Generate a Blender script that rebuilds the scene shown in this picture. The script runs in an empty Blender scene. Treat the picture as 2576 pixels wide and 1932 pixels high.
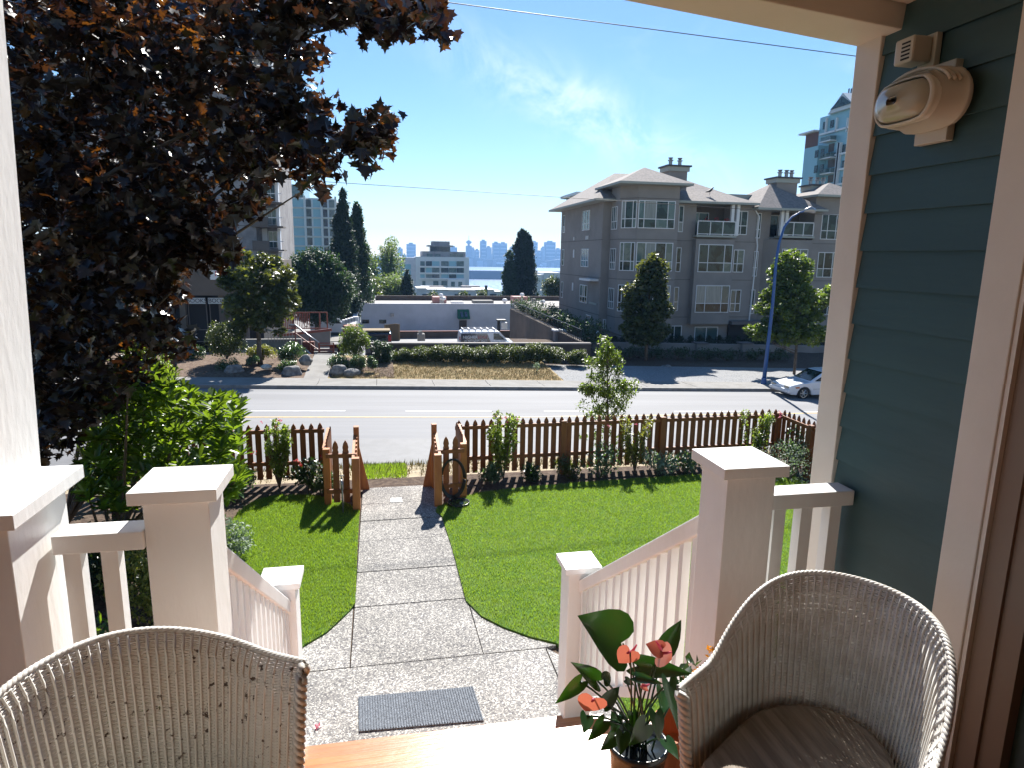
import bpy, bmesh, math, random
import numpy as np
from mathutils import Vector, Matrix
random.seed(7)
rng = np.random.default_rng(11)
S = bpy.context.scene
COL = S.collection

# ---------------------------------------------------------------- camera
F_PX, PITCH, ROLL, YAW, CZ = 1660., .1922, -.0161, .198, 3.4
cy, sy = math.cos(YAW), math.sin(YAW); cp, sp = math.cos(PITCH), math.sin(PITCH); cr, sr = math.cos(ROLL), math.sin(ROLL)
FW = np.array([sy*cp, cy*cp, -sp]); R0 = np.array([cy, -sy, 0.]); D0 = np.cross(FW, R0)
CR = cr*R0 + sr*D0; CD = -sr*R0 + cr*D0; CAM = np.array([0., 0., CZ])
cam = bpy.data.cameras.new('camera'); co = bpy.data.objects.new('camera', cam); COL.objects.link(co); S.camera = co
co.matrix_world = Matrix(((CR[0], -CD[0], -FW[0], 0), (CR[1], -CD[1], -FW[1], 0), (CR[2], -CD[2], -FW[2], CZ), (0, 0, 0, 1)))
cam.sensor_width = 36; cam.lens = 36*F_PX/2576; cam.clip_start = .05; cam.clip_end = 30000

# ---------------------------------------------------------------- sight lines of the survey photo -> world points
def ray(x, y): return FW + CR*((x-1288)/F_PX) + CD*((y-966)/F_PX)
def atz(x, y, z): d = ray(x, y); return CAM + d*((z-CZ)/d[2])
def aty(x, y, Y): d = ray(x, y); return CAM + d*(Y/d[1])
def atx(x, y, X): d = ray(x, y); return CAM + d*(X/d[0])

# ---------------------------------------------------------------- light
SUN_EL, SUN_AZ = math.radians(43), math.radians(17)
W = bpy.data.worlds.new("World"); S.world = W; W.use_nodes = True
nt = W.node_tree; N = nt.nodes; L = nt.links
sky = N.new('ShaderNodeTexSky'); sky.sky_type = 'NISHITA'; sky.sun_disc = False
sky.sun_elevation = SUN_EL; sky.sun_rotation = SUN_AZ; sky.air_density = 1.0; sky.dust_density = .12; sky.ozone_density = 3.6
bg = N['Background']; bg.inputs[1].default_value = .061
# thin high cirrus: streaky noise over the sky direction
tc = N.new('ShaderNodeTexCoord'); mp = N.new('ShaderNodeMapping'); mp.inputs['Scale'].default_value = (3.0, 1.5, 7.5); mp.inputs['Rotation'].default_value = (0, math.radians(32), math.radians(8))
ns = N.new('ShaderNodeTexNoise'); ns.inputs['Scale'].default_value = 2.1; ns.inputs['Detail'].default_value = 9; ns.inputs['Roughness'].default_value = .62; ns.inputs['Distortion'].default_value = .5
nb = N.new('ShaderNodeTexNoise'); nb.inputs['Scale'].default_value = 1.9; nb.inputs['Detail'].default_value = 2
r1 = N.new('ShaderNodeMapRange'); r1.inputs[1].default_value = .50; r1.inputs[2].default_value = .80; r1.inputs[4].default_value = .75
r2 = N.new('ShaderNodeMapRange'); r2.inputs[1].default_value = .53; r2.inputs[2].default_value = .70
mm = N.new('ShaderNodeMath'); mm.operation = 'MULTIPLY'
mix = N.new('ShaderNodeMixRGB'); mix.inputs[2].default_value = (9.0, 9.6, 10.4, 1)
L.new(tc.outputs['Generated'], mp.inputs[0]); L.new(mp.outputs[0], ns.inputs['Vector']); L.new(tc.outputs['Generated'], nb.inputs['Vector'])
L.new(ns.outputs['Fac'], r1.inputs[0]); L.new(nb.outputs['Fac'], r2.inputs[0]); L.new(r1.outputs[0], mm.inputs[0]); L.new(r2.outputs[0], mm.inputs[1])
hsv = N.new('ShaderNodeHueSaturation'); hsv.inputs['Saturation'].default_value = 1.16; L.new(sky.outputs[0], hsv.inputs['Color'])
dC = ray(1480, 285); dC = dC/np.linalg.norm(dC); dU = ray(1760, 420)-ray(1230, 150); dU = dU-dC*(dU@dC); dU /= np.linalg.norm(dU); dV = np.cross(dC, dU)
def dotp(v, sc): d = N.new('ShaderNodeVectorMath'); d.operation = 'DOT_PRODUCT'; d.inputs[1].default_value = tuple(v/sc); L.new(tc.outputs['Generated'], d.inputs[0]); q = N.new('ShaderNodeMath'); q.operation = 'POWER'; q.inputs[1].default_value = 2; ab = N.new('ShaderNodeMath'); ab.operation = 'ABSOLUTE'; L.new(d.outputs['Value'], ab.inputs[0]); L.new(ab.outputs[0], q.inputs[0]); return q
qa, qb = dotp(dU, .20), dotp(dV, .038); sm = N.new('ShaderNodeMath'); sm.operation = 'ADD'; L.new(qa.outputs[0], sm.inputs[0]); L.new(qb.outputs[0], sm.inputs[1])
ng = N.new('ShaderNodeMath'); ng.operation = 'MULTIPLY'; ng.inputs[1].default_value = -1; L.new(sm.outputs[0], ng.inputs[0]); ex = N.new('ShaderNodeMath'); ex.operation = 'EXPONENT'; L.new(ng.outputs[0], ex.inputs[0])
ns2 = N.new('ShaderNodeTexNoise'); ns2.inputs['Scale'].default_value = 9; ns2.inputs['Detail'].default_value = 10; ns2.inputs['Roughness'].default_value = .68; ns2.inputs['Distortion'].default_value = .8; L.new(tc.outputs['Generated'], ns2.inputs['Vector'])
r3 = N.new('ShaderNodeMapRange'); r3.inputs[1].default_value = .42; r3.inputs[2].default_value = .72; r3.inputs[4].default_value = .75; L.new(ns2.outputs['Fac'], r3.inputs[0])
m2 = N.new('ShaderNodeMath'); m2.operation = 'MULTIPLY'; L.new(ex.outputs[0], m2.inputs[0]); L.new(r3.outputs[0], m2.inputs[1]); mx = N.new('ShaderNodeMath'); mx.operation = 'MAXIMUM'; L.new(mm.outputs[0], mx.inputs[0]); L.new(m2.outputs[0], mx.inputs[1])
L.new(mx.outputs[0], mix.inputs[0]); L.new(hsv.outputs[0], mix.inputs[1]); L.new(mix.outputs[0], bg.inputs[0])
sl = bpy.data.lights.new('sun', 'SUN'); sl.energy = 5.0; sl.angle = math.radians(.53); sl.color = (1, .965, .91)
so = bpy.data.objects.new('sun', sl); COL.objects.link(so)
SDIR = Vector((math.sin(SUN_AZ)*math.cos(SUN_EL), math.cos(SUN_AZ)*math.cos(SUN_EL), math.sin(SUN_EL)))
so.rotation_euler = SDIR.to_track_quat('Z', 'Y').to_euler(); so.location = (0, 10, 30)
VS = S.view_settings; VS.view_transform = 'Standard'; VS.look = 'None'; VS.gamma = 1; VS.exposure = 1.3
S.render.engine = 'CYCLES'; S.cycles.use_denoising = True; S.cycles.max_bounces = 8; S.cycles.transparent_max_bounces = 12
S.cycles.sample_clamp_indirect = 6; S.cycles.caustics_reflective = False; S.cycles.caustics_refractive = False; S.cycles.blur_glossy = 1.0

# ---------------------------------------------------------------- materials
def mat(name, col, rough=.7, spec=.5, metal=0, var=None, vscale=8, bump=0, bscale=60, bdet=4, trans=0, tcol=None, island=None, coat=0, stretch=None, alpha=None, varlo=.42, varhi=.6):
    m = bpy.data.materials.new(name); m.use_nodes = True; n = m.node_tree.nodes; l = m.node_tree.links
    p = n['Principled BSDF']; p.inputs['Base Color'].default_value = (*col, 1); p.inputs['Roughness'].default_value = rough
    p.inputs['Specular IOR Level'].default_value = spec; p.inputs['Metallic'].default_value = metal; p.inputs['Coat Weight'].default_value = coat
    cur = None
    t = n.new('ShaderNodeTexCoord'); vec = t.outputs['Object']
    if stretch:
        q = n.new('ShaderNodeMapping'); q.inputs['Scale'].default_value = stretch; l.new(vec, q.inputs[0]); vec = q.outputs[0]
    if var:
        v = n.new('ShaderNodeTexNoise'); v.inputs['Scale'].default_value = vscale; v.inputs['Detail'].default_value = 6; v.inputs['Roughness'].default_value = .6; l.new(vec, v.inputs['Vector'])
        r = n.new('ShaderNodeMapRange'); r.inputs[1].default_value = varlo; r.inputs[2].default_value = varhi; l.new(v.outputs['Fac'], r.inputs[0])
        x = n.new('ShaderNodeMixRGB'); x.inputs[1].default_value = (*col, 1); x.inputs[2].default_value = (*var, 1); l.new(r.outputs[0], x.inputs[0]); cur = x.outputs[0]
    if island:
        g = n.new('ShaderNodeNewGeometry'); x = n.new('ShaderNodeMixRGB'); x.inputs[2].default_value = (*island, 1)
        if cur: l.new(cur, x.inputs[1])
        else: x.inputs[1].default_value = (*col, 1)
        pw = n.new('ShaderNodeMath'); pw.operation = 'POWER'; pw.inputs[1].default_value = 2.2
        l.new(g.outputs['Random Per Island'], pw.inputs[0]); l.new(pw.outputs[0], x.inputs[0]); cur = x.outputs[0]
    if cur: l.new(cur, p.inputs['Base Color'])
    if bump:
        b = n.new('ShaderNodeTexNoise'); b.inputs['Scale'].default_value = bscale; b.inputs['Detail'].default_value = bdet; l.new(vec, b.inputs['Vector'])
        u = n.new('ShaderNodeBump'); u.inputs['Strength'].default_value = bump; u.inputs['Distance'].default_value = .02; l.new(b.outputs['Fac'], u.inputs['Height']); l.new(u.outputs[0], p.inputs['Normal'])
    if trans:
        tr = n.new('ShaderNodeBsdfTranslucent'); s = n.new('ShaderNodeMixShader'); s.inputs[0].default_value = trans
        if tcol: tr.inputs[0].default_value = (*tcol, 1)
        elif cur: l.new(cur, tr.inputs[0])
        else: tr.inputs[0].default_value = (*col, 1)
        if tcol and island:
            x2 = n.new('ShaderNodeMixRGB'); x2.inputs[1].default_value = (*tcol, 1); x2.inputs[2].default_value = ((.50, .17, .02, 1) if name.startswith('maple_leaf') else (min(1, tcol[0]*1.9), min(1, tcol[1]*2.0), tcol[2], 1))
            pw2 = n.new('ShaderNodeMath'); pw2.operation = 'POWER'; pw2.inputs[1].default_value = 7 if name.startswith('maple_leaf') else 1.2; l.new(g.outputs['Random Per Island'], pw2.inputs[0]); l.new(pw2.outputs[0], x2.inputs[0]); l.new(x2.outputs[0], tr.inputs[0])
        l.new(p.outputs[0], s.inputs[1]); l.new(tr.outputs[0], s.inputs[2]); l.new(s.outputs[0], n['Material Output'].inputs[0])
    return m

M = {}
M['white'] = mat('white_paint', (.82, .81, .79), .42, var=(.70, .68, .65), vscale=2.2, bump=.10, bscale=34, stretch=(1, 1, .35), varlo=.45, varhi=.75)
M['beige'] = mat('cream_trim_paint', (.66, .60, .53), .5, var=(.62, .56, .49), vscale=2, bump=.04)
M['siding'] = mat('blue_grey_siding', (.036, .080, .086), .5, var=(.030, .068, .075), vscale=2.5, bump=.08, bscale=30, stretch=(1, .15, 1))
M['deck'] = mat('orange_stained_deck', (.42, .17, .055), .30, var=(.33, .12, .04), vscale=5, bump=.12, bscale=70, stretch=(.12, 1, 1), coat=.3)
M['door'] = mat('dark_red_door', (.09, .012, .01), .35)
M['jamb'] = mat('shaded_brown_jamb', (.19, .13, .09), .5)  # brown holds the shadow of the doorway reveal
M['plastic'] = mat('cream_plastic', (.52, .47, .39), .38)
M['lens'] = mat('clouded_glass_lens', (.36, .33, .26), .28, coat=.2)
M['wicker'] = mat('white_wicker', (.66, .645, .61), .5, var=(.56, .53, .48), vscale=14)
M['worn'] = mat('worn_white_wicker', (.66, .64, .59), .5, var=(.09, .06, .04), vscale=44, varlo=.625, varhi=.655)
M['cushion'] = mat('brown_grey_cushion', (.27, .235, .19), .95, var=(.17, .14, .11), vscale=26, bump=.3, bscale=90, stretch=(1, .08, 1))
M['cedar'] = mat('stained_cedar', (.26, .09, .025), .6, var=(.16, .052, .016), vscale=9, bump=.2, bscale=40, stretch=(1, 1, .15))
M['cedar2'] = mat('lit_orange_cedar', (.42, .16, .04), .6, var=(.30, .10, .03), vscale=9, bump=.2, stretch=(1, 1, .15))  # brighter copy of the fence cedar, sunlight put into the colour
M['soil'] = mat('garden_soil', (.055, .032, .02), 1, var=(.11, .075, .05), vscale=12, bump=.9, bscale=35)
M['lawn'] = mat('lawn_base', (.06, .13, .012), 1, var=(.09, .15, .02), vscale=5, bump=.5, bscale=70)
M['blade'] = mat('grass_blade', (.125, .23, .018), .55, var=(.20, .24, .05), vscale=1.3, island=(.24, .30, .055), trans=.43, tcol=(.25, .36, .025))
M['asphalt'] = mat('sunbleached_asphalt', (.195, .195, .20), .8, var=(.15, .15, .155), vscale=1.1, bump=.25, bscale=30, stretch=(.06, 1, 1), varlo=.35, varhi=.7)
M['patch'] = mat('newer_asphalt', (.13, .13, .133), .7, var=(.11, .11, .112), vscale=2, bump=.25, bscale=22)
M['paintw'] = mat('road_paint_white', (.75, .75, .75), .6, var=(.55, .55, .55), vscale=9)
M['painty'] = mat('road_paint_yellow', (.62, .40, .10), .6, var=(.45, .33, .15), vscale=6)
M['conc'] = mat('pavement_concrete', (.25, .24, .225), .9, spec=.2, var=(.21, .20, .185), vscale=1.2, bump=.2)
M['kerb'] = mat('kerb_concrete', (.26, .25, .24), .85, var=(.2, .19, .18), vscale=4, bump=.3)
M['straw'] = mat('dry_grass', (.36, .26, .13), 1, var=(.20, .16, .065), vscale=3.5, bump=.8, bscale=30)
M['verge'] = mat('straw_verge', (.36, .30, .21), 1, var=(.26, .21, .13), vscale=3, bump=.9, bscale=18)
M['bark'] = mat('bark_mulch', (.10, .06, .04), 1, var=(.17, .12, .08), vscale=8, bump=.9)
M['gravel'] = mat('grey_gravel', (.28, .28, .28), 1, var=(.18, .18, .18), vscale=14, bump=.8, bscale=25)
M['trunk'] = mat('grey_bark', (.13, .10, .075), .9, var=(.08, .06, .045), vscale=10, bump=.6)
M['rock'] = mat('boulder_stone', (.24, .23, .22), .85, var=(.13, .125, .12), vscale=5, bump=.6, bscale=12)
M['rockl'] = mat('pale_boulder_stone', (.55, .54, .50), .85, var=(.38, .37, .35), vscale=5, bump=.6, bscale=12)
M['stucco'] = mat('grey_beige_stucco', (.29, .26, .24), .95, var=(.25, .225, .21), vscale=.5, bump=.15)
M['stuccod'] = mat('dark_stucco_band', (.15, .13, .125), .95)
M['roof'] = mat('grey_shingles', (.235, .205, .19), .9, var=(.17, .15, .14), vscale=5, bump=.4, bscale=15)
M['roofd'] = mat('dark_flashing', (.05, .05, .055), .6)
M['trimw'] = mat('pale_window_trim', (.72, .71, .72), .5)
M['fascia'] = mat('grey_green_fascia', (.36, .37, .33), .6)
M['glass'] = mat('dark_window_glass', (.006, .016, .018), .05, spec=.32, var=(.03, .055, .052), vscale=1.2, varlo=.5, varhi=.52, bump=.15, bscale=2.5)
M['glassg'] = mat('pale_green_glass', (.05, .10, .10), .08, spec=.5, var=(.10, .15, .145), vscale=.8, varlo=.48, varhi=.5)
M['reflectpane'] = mat('pale_pane_reflections', (.30, .31, .29), .25, var=(.18, .19, .18), vscale=6, stretch=(4, 4, .1))  # pale streaked pane, window reflections put into the colour
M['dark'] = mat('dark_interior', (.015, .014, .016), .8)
M['redflower'] = mat('red_petals', (.55, .03, .03), .6, trans=.3, tcol=(.7, .05, .03))
M['pinkflower'] = mat('pink_petals', (.60, .10, .18), .6, trans=.35, tcol=(.8, .2, .3))
M['yellowflower'] = mat('orange_petals', (.80, .35, .02), .6, trans=.3, tcol=(.9, .4, .02))
M['concw'] = mat('weathered_grey_concrete', (.30, .28, .275), .95, var=(.21, .19, .19), vscale=.6, bump=.2)
M['concb'] = mat('brown_concrete', (.15, .12, .10), .95, var=(.11, .09, .075), vscale=.6)
M['whitewall'] = mat('white_painted_stucco', (.62, .63, .68), .9, var=(.55, .56, .6), vscale=.5)
M['towerw'] = mat('white_tower_concrete', (.62, .64, .66), .7)
M['brick'] = mat('red_brown_brick', (.16, .07, .055), .9)
M['bluepanel'] = mat('pale_blue_spandrel', (.22, .42, .50), .3)
M['metal'] = mat('grey_metal', (.30, .30, .31), .4, metal=.7)
M['bluepole'] = mat('blue_painted_pole', (.015, .075, .25), .45)
M['redmetal'] = mat('red_brown_metal', (.23, .06, .035), .6)
M['redwood'] = mat('red_stained_boards', (.17, .045, .03), .8, var=(.11, .03, .02), vscale=3)
M['carwhite'] = mat('white_car_paint', (.72, .74, .78), .25, coat=.8)
M['vandark'] = mat('dark_navy_van_paint', (.015, .018, .035), .25, coat=.7)
M['vanwhite'] = mat('white_van_paint', (.75, .76, .80), .35, coat=.4)
M['tyre'] = mat('tyre_rubber', (.02, .02, .02), .85)
M['rim'] = mat('alloy_rim', (.55, .55, .55), .3, metal=.8)
M['amber'] = mat('amber_lens', (.5, .12, .02), .2)
M['redlens'] = mat('red_lens', (.4, .01, .01), .2)
M['black'] = mat('black_plastic', (.015, .015, .016), .5)
M['paper'] = mat('white_paper', (.85, .85, .83), .8)
M['awning'] = mat('green_awning_cloth', (.012, .14, .075), .8, var=(.01, .09, .05), vscale=4)
M['brownwall'] = mat('brown_wall', (.10, .075, .06), .9, var=(.075, .055, .045), vscale=1)
M['tan'] = mat('tan_boards', (.22, .16, .09), .9)
M['rooftop'] = mat('gravel_rooftop', (.32, .30, .28), .95, var=(.34, .32, .30), vscale=.4)
M['pinkroof'] = mat('pink_painted_box', (.40, .20, .18), .8)
M['terra'] = mat('terracotta', (.40, .14, .06), .7)
M['pot'] = mat('dark_glazed_pot', (.02, .025, .028), .25)
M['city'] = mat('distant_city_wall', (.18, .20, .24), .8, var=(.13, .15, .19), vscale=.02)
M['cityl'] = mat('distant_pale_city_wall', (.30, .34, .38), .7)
M['shore'] = mat('distant_shore', (.06, .08, .10), 1)
M['hull'] = mat('dark_blue_hull', (.008, .02, .07), .8)
M['letter'] = mat('white_lettering', (.85, .85, .85), .6)
M['letterred'] = mat('red_lettering', (.45, .03, .04), .6)
M['letterdark'] = mat('dark_lettering', (.04, .04, .05), .6)
M['signboard'] = mat('pale_sign_board', (.50, .52, .53), .6)
M['globe'] = mat('white_glass_globe', (.82, .82, .80), .3)
def leafmat(nm, c, isl, tr, tcol, rough=.35, spec=.5): M[nm] = mat(nm, c, rough, spec, island=isl, trans=tr, tcol=tcol)
leafmat('maple_leaf', (.011, .009, .010), (.022, .020, .010), .20, (.070, .024, .010), .28, .42)
leafmat('rhodo_leaf', (.030, .075, .016), (.06, .10, .02), .34, (.19, .28, .02), .30, .55)
leafmat('darkshrub_leaf', (.018, .042, .014), (.035, .065, .02), .25, (.05, .10, .02), .35)
leafmat('street_leaf', (.05, .085, .018), (.09, .12, .025), .40, (.17, .24, .03), .4)
leafmat('maple_street_leaf', (.025, .05, .020), (.06, .075, .02), .35, (.14, .15, .025), .32)
leafmat('hedge_leaf', (.04, .065, .015), (.08, .10, .025), .30, (.12, .15, .02), .4)
leafmat('box_leaf', (.05, .10, .04), (.12, .18, .09), .25, (.12, .2, .05), .25, .7)
leafmat('conifer_leaf', (.014, .032, .016), (.025, .05, .02), .15, (.03, .06, .015), .6)
leafmat('cedar_leaf', (.018, .045, .018), (.035, .075, .025), .2, (.05, .10, .02), .6)
leafmat('poplar_leaf', (.07, .11, .04), (.13, .17, .07), .4, (.16, .22, .05), .5)
leafmat('rose_leaf', (.14, .19, .045), (.22, .26, .06), .42, (.28, .36, .05), .4)
leafmat('bed_leaf', (.05, .10, .05), (.10, .15, .08), .3, (.12, .2, .06), .4)
leafmat('silver_leaf', (.16, .22, .16), (.26, .30, .24), .3, (.2, .28, .15), .6)
leafmat('yellow_leaf', (.12, .15, .03), (.28, .26, .07), .35, (.3, .3, .05), .4)
leafmat('anthurium_leaf', (.010, .035, .014), (.016, .05, .018), .13, (.05, .16, .012), .22, .6)
leafmat('spathe', (.36, .075, .075), (.42, .12, .10), .25, (.46, .12, .11), .2, .6)

def aggregate():
    m = mat('exposed_aggregate', (.3, .29, .28), .95, spec=.15); n = m.node_tree.nodes; l = m.node_tree.links; p = n['Principled BSDF']
    t = n.new('ShaderNodeTexCoord'); v = n.new('ShaderNodeTexVoronoi'); v.inputs['Scale'].default_value = 100; l.new(t.outputs['Object'], v.inputs['Vector'])
    h = n.new('ShaderNodeSeparateColor'); l.new(v.outputs['Color'], h.inputs[0])
    cr_ = n.new('ShaderNodeValToRGB'); e = cr_.color_ramp; e.elements[0].color = (.12, .115, .12, 1); e.elements[1].color = (.58, .55, .50, 1); e.elements[1].position = .97
    k = e.elements.new(.35); k.color = (.21, .20, .19, 1); k = e.elements.new(.7); k.color = (.31, .295, .27, 1); l.new(h.outputs[0], cr_.inputs[0])
    b = n.new('ShaderNodeTexNoise'); b.inputs['Scale'].default_value = 1.3; b.inputs['Detail'].default_value = 5; l.new(t.outputs['Object'], b.inputs['Vector'])
    r = n.new('ShaderNodeMapRange'); r.inputs[1].default_value = .35; r.inputs[2].default_value = .65; r.inputs[3].default_value = .8; r.inputs[4].default_value = 1.12; l.new(b.outputs[0], r.inputs[0])
    x = n.new('ShaderNodeVectorMath'); x.operation = 'SCALE'; l.new(cr_.outputs[0], x.inputs[0]); l.new(r.outputs[0], x.inputs['Scale']); l.new(x.outputs[0], p.inputs['Base Color'])
    u = n.new('ShaderNodeBump'); u.inputs['Strength'].default_value = .5; u.inputs['Distance'].default_value = .006; u.invert = True; l.new(v.outputs['Distance'], u.inputs['Height']); l.new(u.outputs[0], p.inputs['Normal'])
    return m
M['agg'] = aggregate()
def water():
    m = mat('harbour_water', (.02, .09, .22), .30, spec=.35); n = m.node_tree.nodes; l = m.node_tree.links; p = n['Principled BSDF']
    t = n.new('ShaderNodeTexCoord'); q = n.new('ShaderNodeMapping'); q.inputs['Scale'].default_value = (1, .5, 1); l.new(t.outputs['Object'], q.inputs[0])
    b = n.new('ShaderNodeTexNoise'); b.inputs['Scale'].default_value = .12; b.inputs['Detail'].default_value = 5; l.new(q.outputs[0], b.inputs['Vector'])
    u = n.new('ShaderNodeBump'); u.inputs['Strength'].default_value = .9; u.inputs['Distance'].default_value = 3; l.new(b.outputs[0], u.inputs['Height']); l.new(u.outputs[0], p.inputs['Normal'])
    return m
M['water'] = water()
def matstripe():
    m = mat('ribbed_mat', (.09, .10, .12), .95); n = m.node_tree.nodes; l = m.node_tree.links; p = n['Principled BSDF']
    t = n.new('ShaderNodeTexCoord'); v = n.new('ShaderNodeTexNoise'); v.inputs['Scale'].default_value = 220; v.inputs['Detail'].default_value = 2; l.new(t.outputs['Object'], v.inputs['Vector'])
    c = n.new('ShaderNodeValToRGB'); c.color_ramp.elements[0].position = .4; c.color_ramp.elements[0].color = (.04, .045, .055, 1); c.color_ramp.elements[1].position = .66; c.color_ramp.elements[1].color = (.27, .30, .34, 1); l.new(v.outputs[0], c.inputs[0]); l.new(c.outputs[0], p.inputs['Base Color'])
    return m
M['mat'] = matstripe()

# ---------------------------------------------------------------- mesh helpers
ORG = {}
def tag(o, label=None, cat=None, group=None, kind=None):
    if label: o['label'] = label
    if cat: o['category'] = cat
    if group: o['group'] = group
    if kind: o['kind'] = kind
    return o
def thing(name, label, cat, loc=(0, 0, 0), group=None):
    o = bpy.data.objects.new(name, None); COL.objects.link(o); o.location = loc; o.empty_display_size = .2
    ORG[o.name] = np.array(loc, float); return tag(o, label, cat, group)
def link(name, me, parent=None, loc=None):
    o = bpy.data.objects.new(name, me); COL.objects.link(o)
    if parent: o.parent = parent
    if loc is not None:
        base = ORG[parent.name] if parent else np.zeros(3)
        o.location = Vector(np.array(loc, float)-base); ORG[o.name] = np.array(loc, float)
    return o
def npmesh(name, v, f, m, parent=None, smooth=False, mats=None, mi=None):
    v = np.asarray(v, float)
    if parent: org = ORG[parent.name]
    else:
        lo, hi = v.min(0), v.max(0); org = np.array([(lo[0]+hi[0])/2, (lo[1]+hi[1])/2, lo[2]])
    me = bpy.data.meshes.new(name); vv = (v-org).astype(np.float32)
    if isinstance(f, np.ndarray):
        nf, k = f.shape; me.vertices.add(len(v)); me.vertices.foreach_set('co', vv.ravel()); me.loops.add(nf*k); me.loops.foreach_set('vertex_index', f.ravel().astype(np.int32))
        me.polygons.add(nf); me.polygons.foreach_set('loop_start', np.arange(0, nf*k, k, dtype=np.int32)); me.polygons.foreach_set('loop_total', np.full(nf, k, dtype=np.int32)); me.update(calc_edges=True)
    else: me.from_pydata(vv.tolist(), [], f)
    me.materials.append(m)
    if mats:
        for q in mats: me.materials.append(q)
        me.polygons.foreach_set('material_index', np.array(mi, dtype=np.int32))
    if smooth: me.polygons.foreach_set('use_smooth', [True]*len(me.polygons))
    me.validate()
    o = bpy.data.objects.new(name, me); COL.objects.link(o)
    if parent: o.parent = parent; ORG[o.name] = org
    else: o.location = Vector(org); ORG[o.name] = org
    return o
class MB:
    def __init__(s): s.v = []; s.f = []; s.mi = []; s.m = 0
    def add(s, v, f):
        b = len(s.v); s.v += [tuple(map(float, p)) for p in v]; s.f += [tuple(i+b for i in q) for q in f]; s.mi += [s.m]*len(f); return s
    def box(s, x0, x1, y0, y1, z0, z1): return s.add([(x0, y0, z0), (x1, y0, z0), (x1, y1, z0), (x0, y1, z0), (x0, y0, z1), (x1, y0, z1), (x1, y1, z1), (x0, y1, z1)], [(0, 3, 2, 1), (4, 5, 6, 7), (0, 1, 5, 4), (1, 2, 6, 5), (2, 3, 7, 6), (3, 0, 4, 7)])
    def hexa(s, p): return s.add(p, [(0, 3, 2, 1), (4, 5, 6, 7), (0, 1, 5, 4), (1, 2, 6, 5), (2, 3, 7, 6), (3, 0, 4, 7)])
    def obox(s, p0, p1, t, z0, z1, z2=None, z3=None):   # upright slab along a plan line, t thick; ends may differ in height
        p0 = np.array(p0, float); p1 = np.array(p1, float); d = p1-p0; d /= np.hypot(*d); n = np.array([-d[1], d[0]])*t/2; z2 = z0 if z2 is None else z2; z3 = z1 if z3 is None else z3
        a, b, c, e = p0-n, p1-n, p1+n, p0+n
        return s.hexa([(*a, z0), (*b, z2), (*c, z2), (*e, z0), (*a, z1), (*b, z3), (*c, z3), (*e, z1)])
    def prism(s, poly, z0, z1):
        n = len(poly); return s.add([(x, y, z0) for x, y in poly]+[(x, y, z1) for x, y in poly], [tuple(range(n))[::-1], tuple(range(n, 2*n))]+[(i, (i+1) % n, n+(i+1) % n, n+i) for i in range(n)])
    def tube(s, pts, r, k=6, cap=True):
        pts = [Vector(p) for p in pts]; rr = r if isinstance(r, (list, tuple)) else [r]*len(pts); b = len(s.v); up = Vector((0, 0, 1))
        for i, p in enumerate(pts):
            d = (pts[min(i+1, len(pts)-1)]-pts[max(i-1, 0)]).normalized()
            if abs(d.dot(up)) > .98: up = Vector((1, 0, 0))
            a = d.cross(up).normalized(); c = a.cross(d)
            for j in range(k):
                t = 2*math.pi*j/k; q = p+(a*math.cos(t)+c*math.sin(t))*rr[i]; s.v.append(tuple(q))
        for i in range(len(pts)-1):
            for j in range(k): s.f.append((b+i*k+j, b+i*k+(j+1) % k, b+(i+1)*k+(j+1) % k, b+(i+1)*k+j)); s.mi.append(s.m)
        if cap:
            s.f.append(tuple(b+j for j in range(k))[::-1]); s.f.append(tuple(b+(len(pts)-1)*k+j for j in range(k))); s.mi += [s.m]*2
        return s
    def lathe(s, c, prof, k=16):
        b = len(s.v)
        for r, z in prof:
            for j in range(k): t = 2*math.pi*j/k; s.v.append((c[0]+r*math.cos(t), c[1]+r*math.sin(t), c[2]+z))
        for i in range(len(prof)-1):
            for j in range(k): s.f.append((b+i*k+j, b+i*k+(j+1) % k, b+(i+1)*k+(j+1) % k, b+(i+1)*k+j)); s.mi.append(s.m)
        s.f.append(tuple(b+j for j in range(k))[::-1]); s.f.append(tuple(b+(len(prof)-1)*k+j for j in range(k))); s.mi += [s.m]*2
        return s
    def build(s, name, m, parent=None, smooth=False, mats=None, bevel=0):
        o = npmesh(name, s.v, s.f, m, parent, smooth, mats, s.mi if mats else None)
        if bevel:
            b = o.modifiers.new('bevel', 'BEVEL'); b.width = bevel; b.segments = 2; b.limit_method = 'ANGLE'
        return o
def box(name, m, parent, *a, bevel=0): return MB().box(*a).build(name, m, parent, bevel=bevel)
def struct(o): o['kind'] = 'structure'; return o

# foliage ---------------------------------------------------------------
def rotmats(n, up=None, tilt=1.0):
    a = rng.uniform(0, 2*np.pi, n); b = rng.normal(0, tilt, n); c = rng.uniform(-.6, .6, n)*tilt
    ca, sa, cb, sb, cc, sc = np.cos(a), np.sin(a), np.cos(b), np.sin(b), np.cos(c), np.sin(c); z = np.zeros(n); o = np.ones(n)
    Rz = np.stack([ca, -sa, z, sa, ca, z, z, z, o], 1).reshape(n, 3, 3); Ry = np.stack([cb, z, sb, z, o, z, -sb, z, cb], 1).reshape(n, 3, 3); Rx = np.stack([o, z, z, z, cc, -sc, z, sc, cc], 1).reshape(n, 3, 3)
    return Rz@Ry@Rx
def scatter(tv, tf, pos, rot, sc):
    n = len(pos); k = len(tv); v = np.einsum('nij,kj->nki', rot, tv)*np.asarray(sc).reshape(n, 1, 1)+pos[:, None, :]
    f = (tf[None]+(np.arange(n)*k)[:, None, None]).reshape(-1, tf.shape[1]); return v.reshape(-1, 3), f
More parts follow.
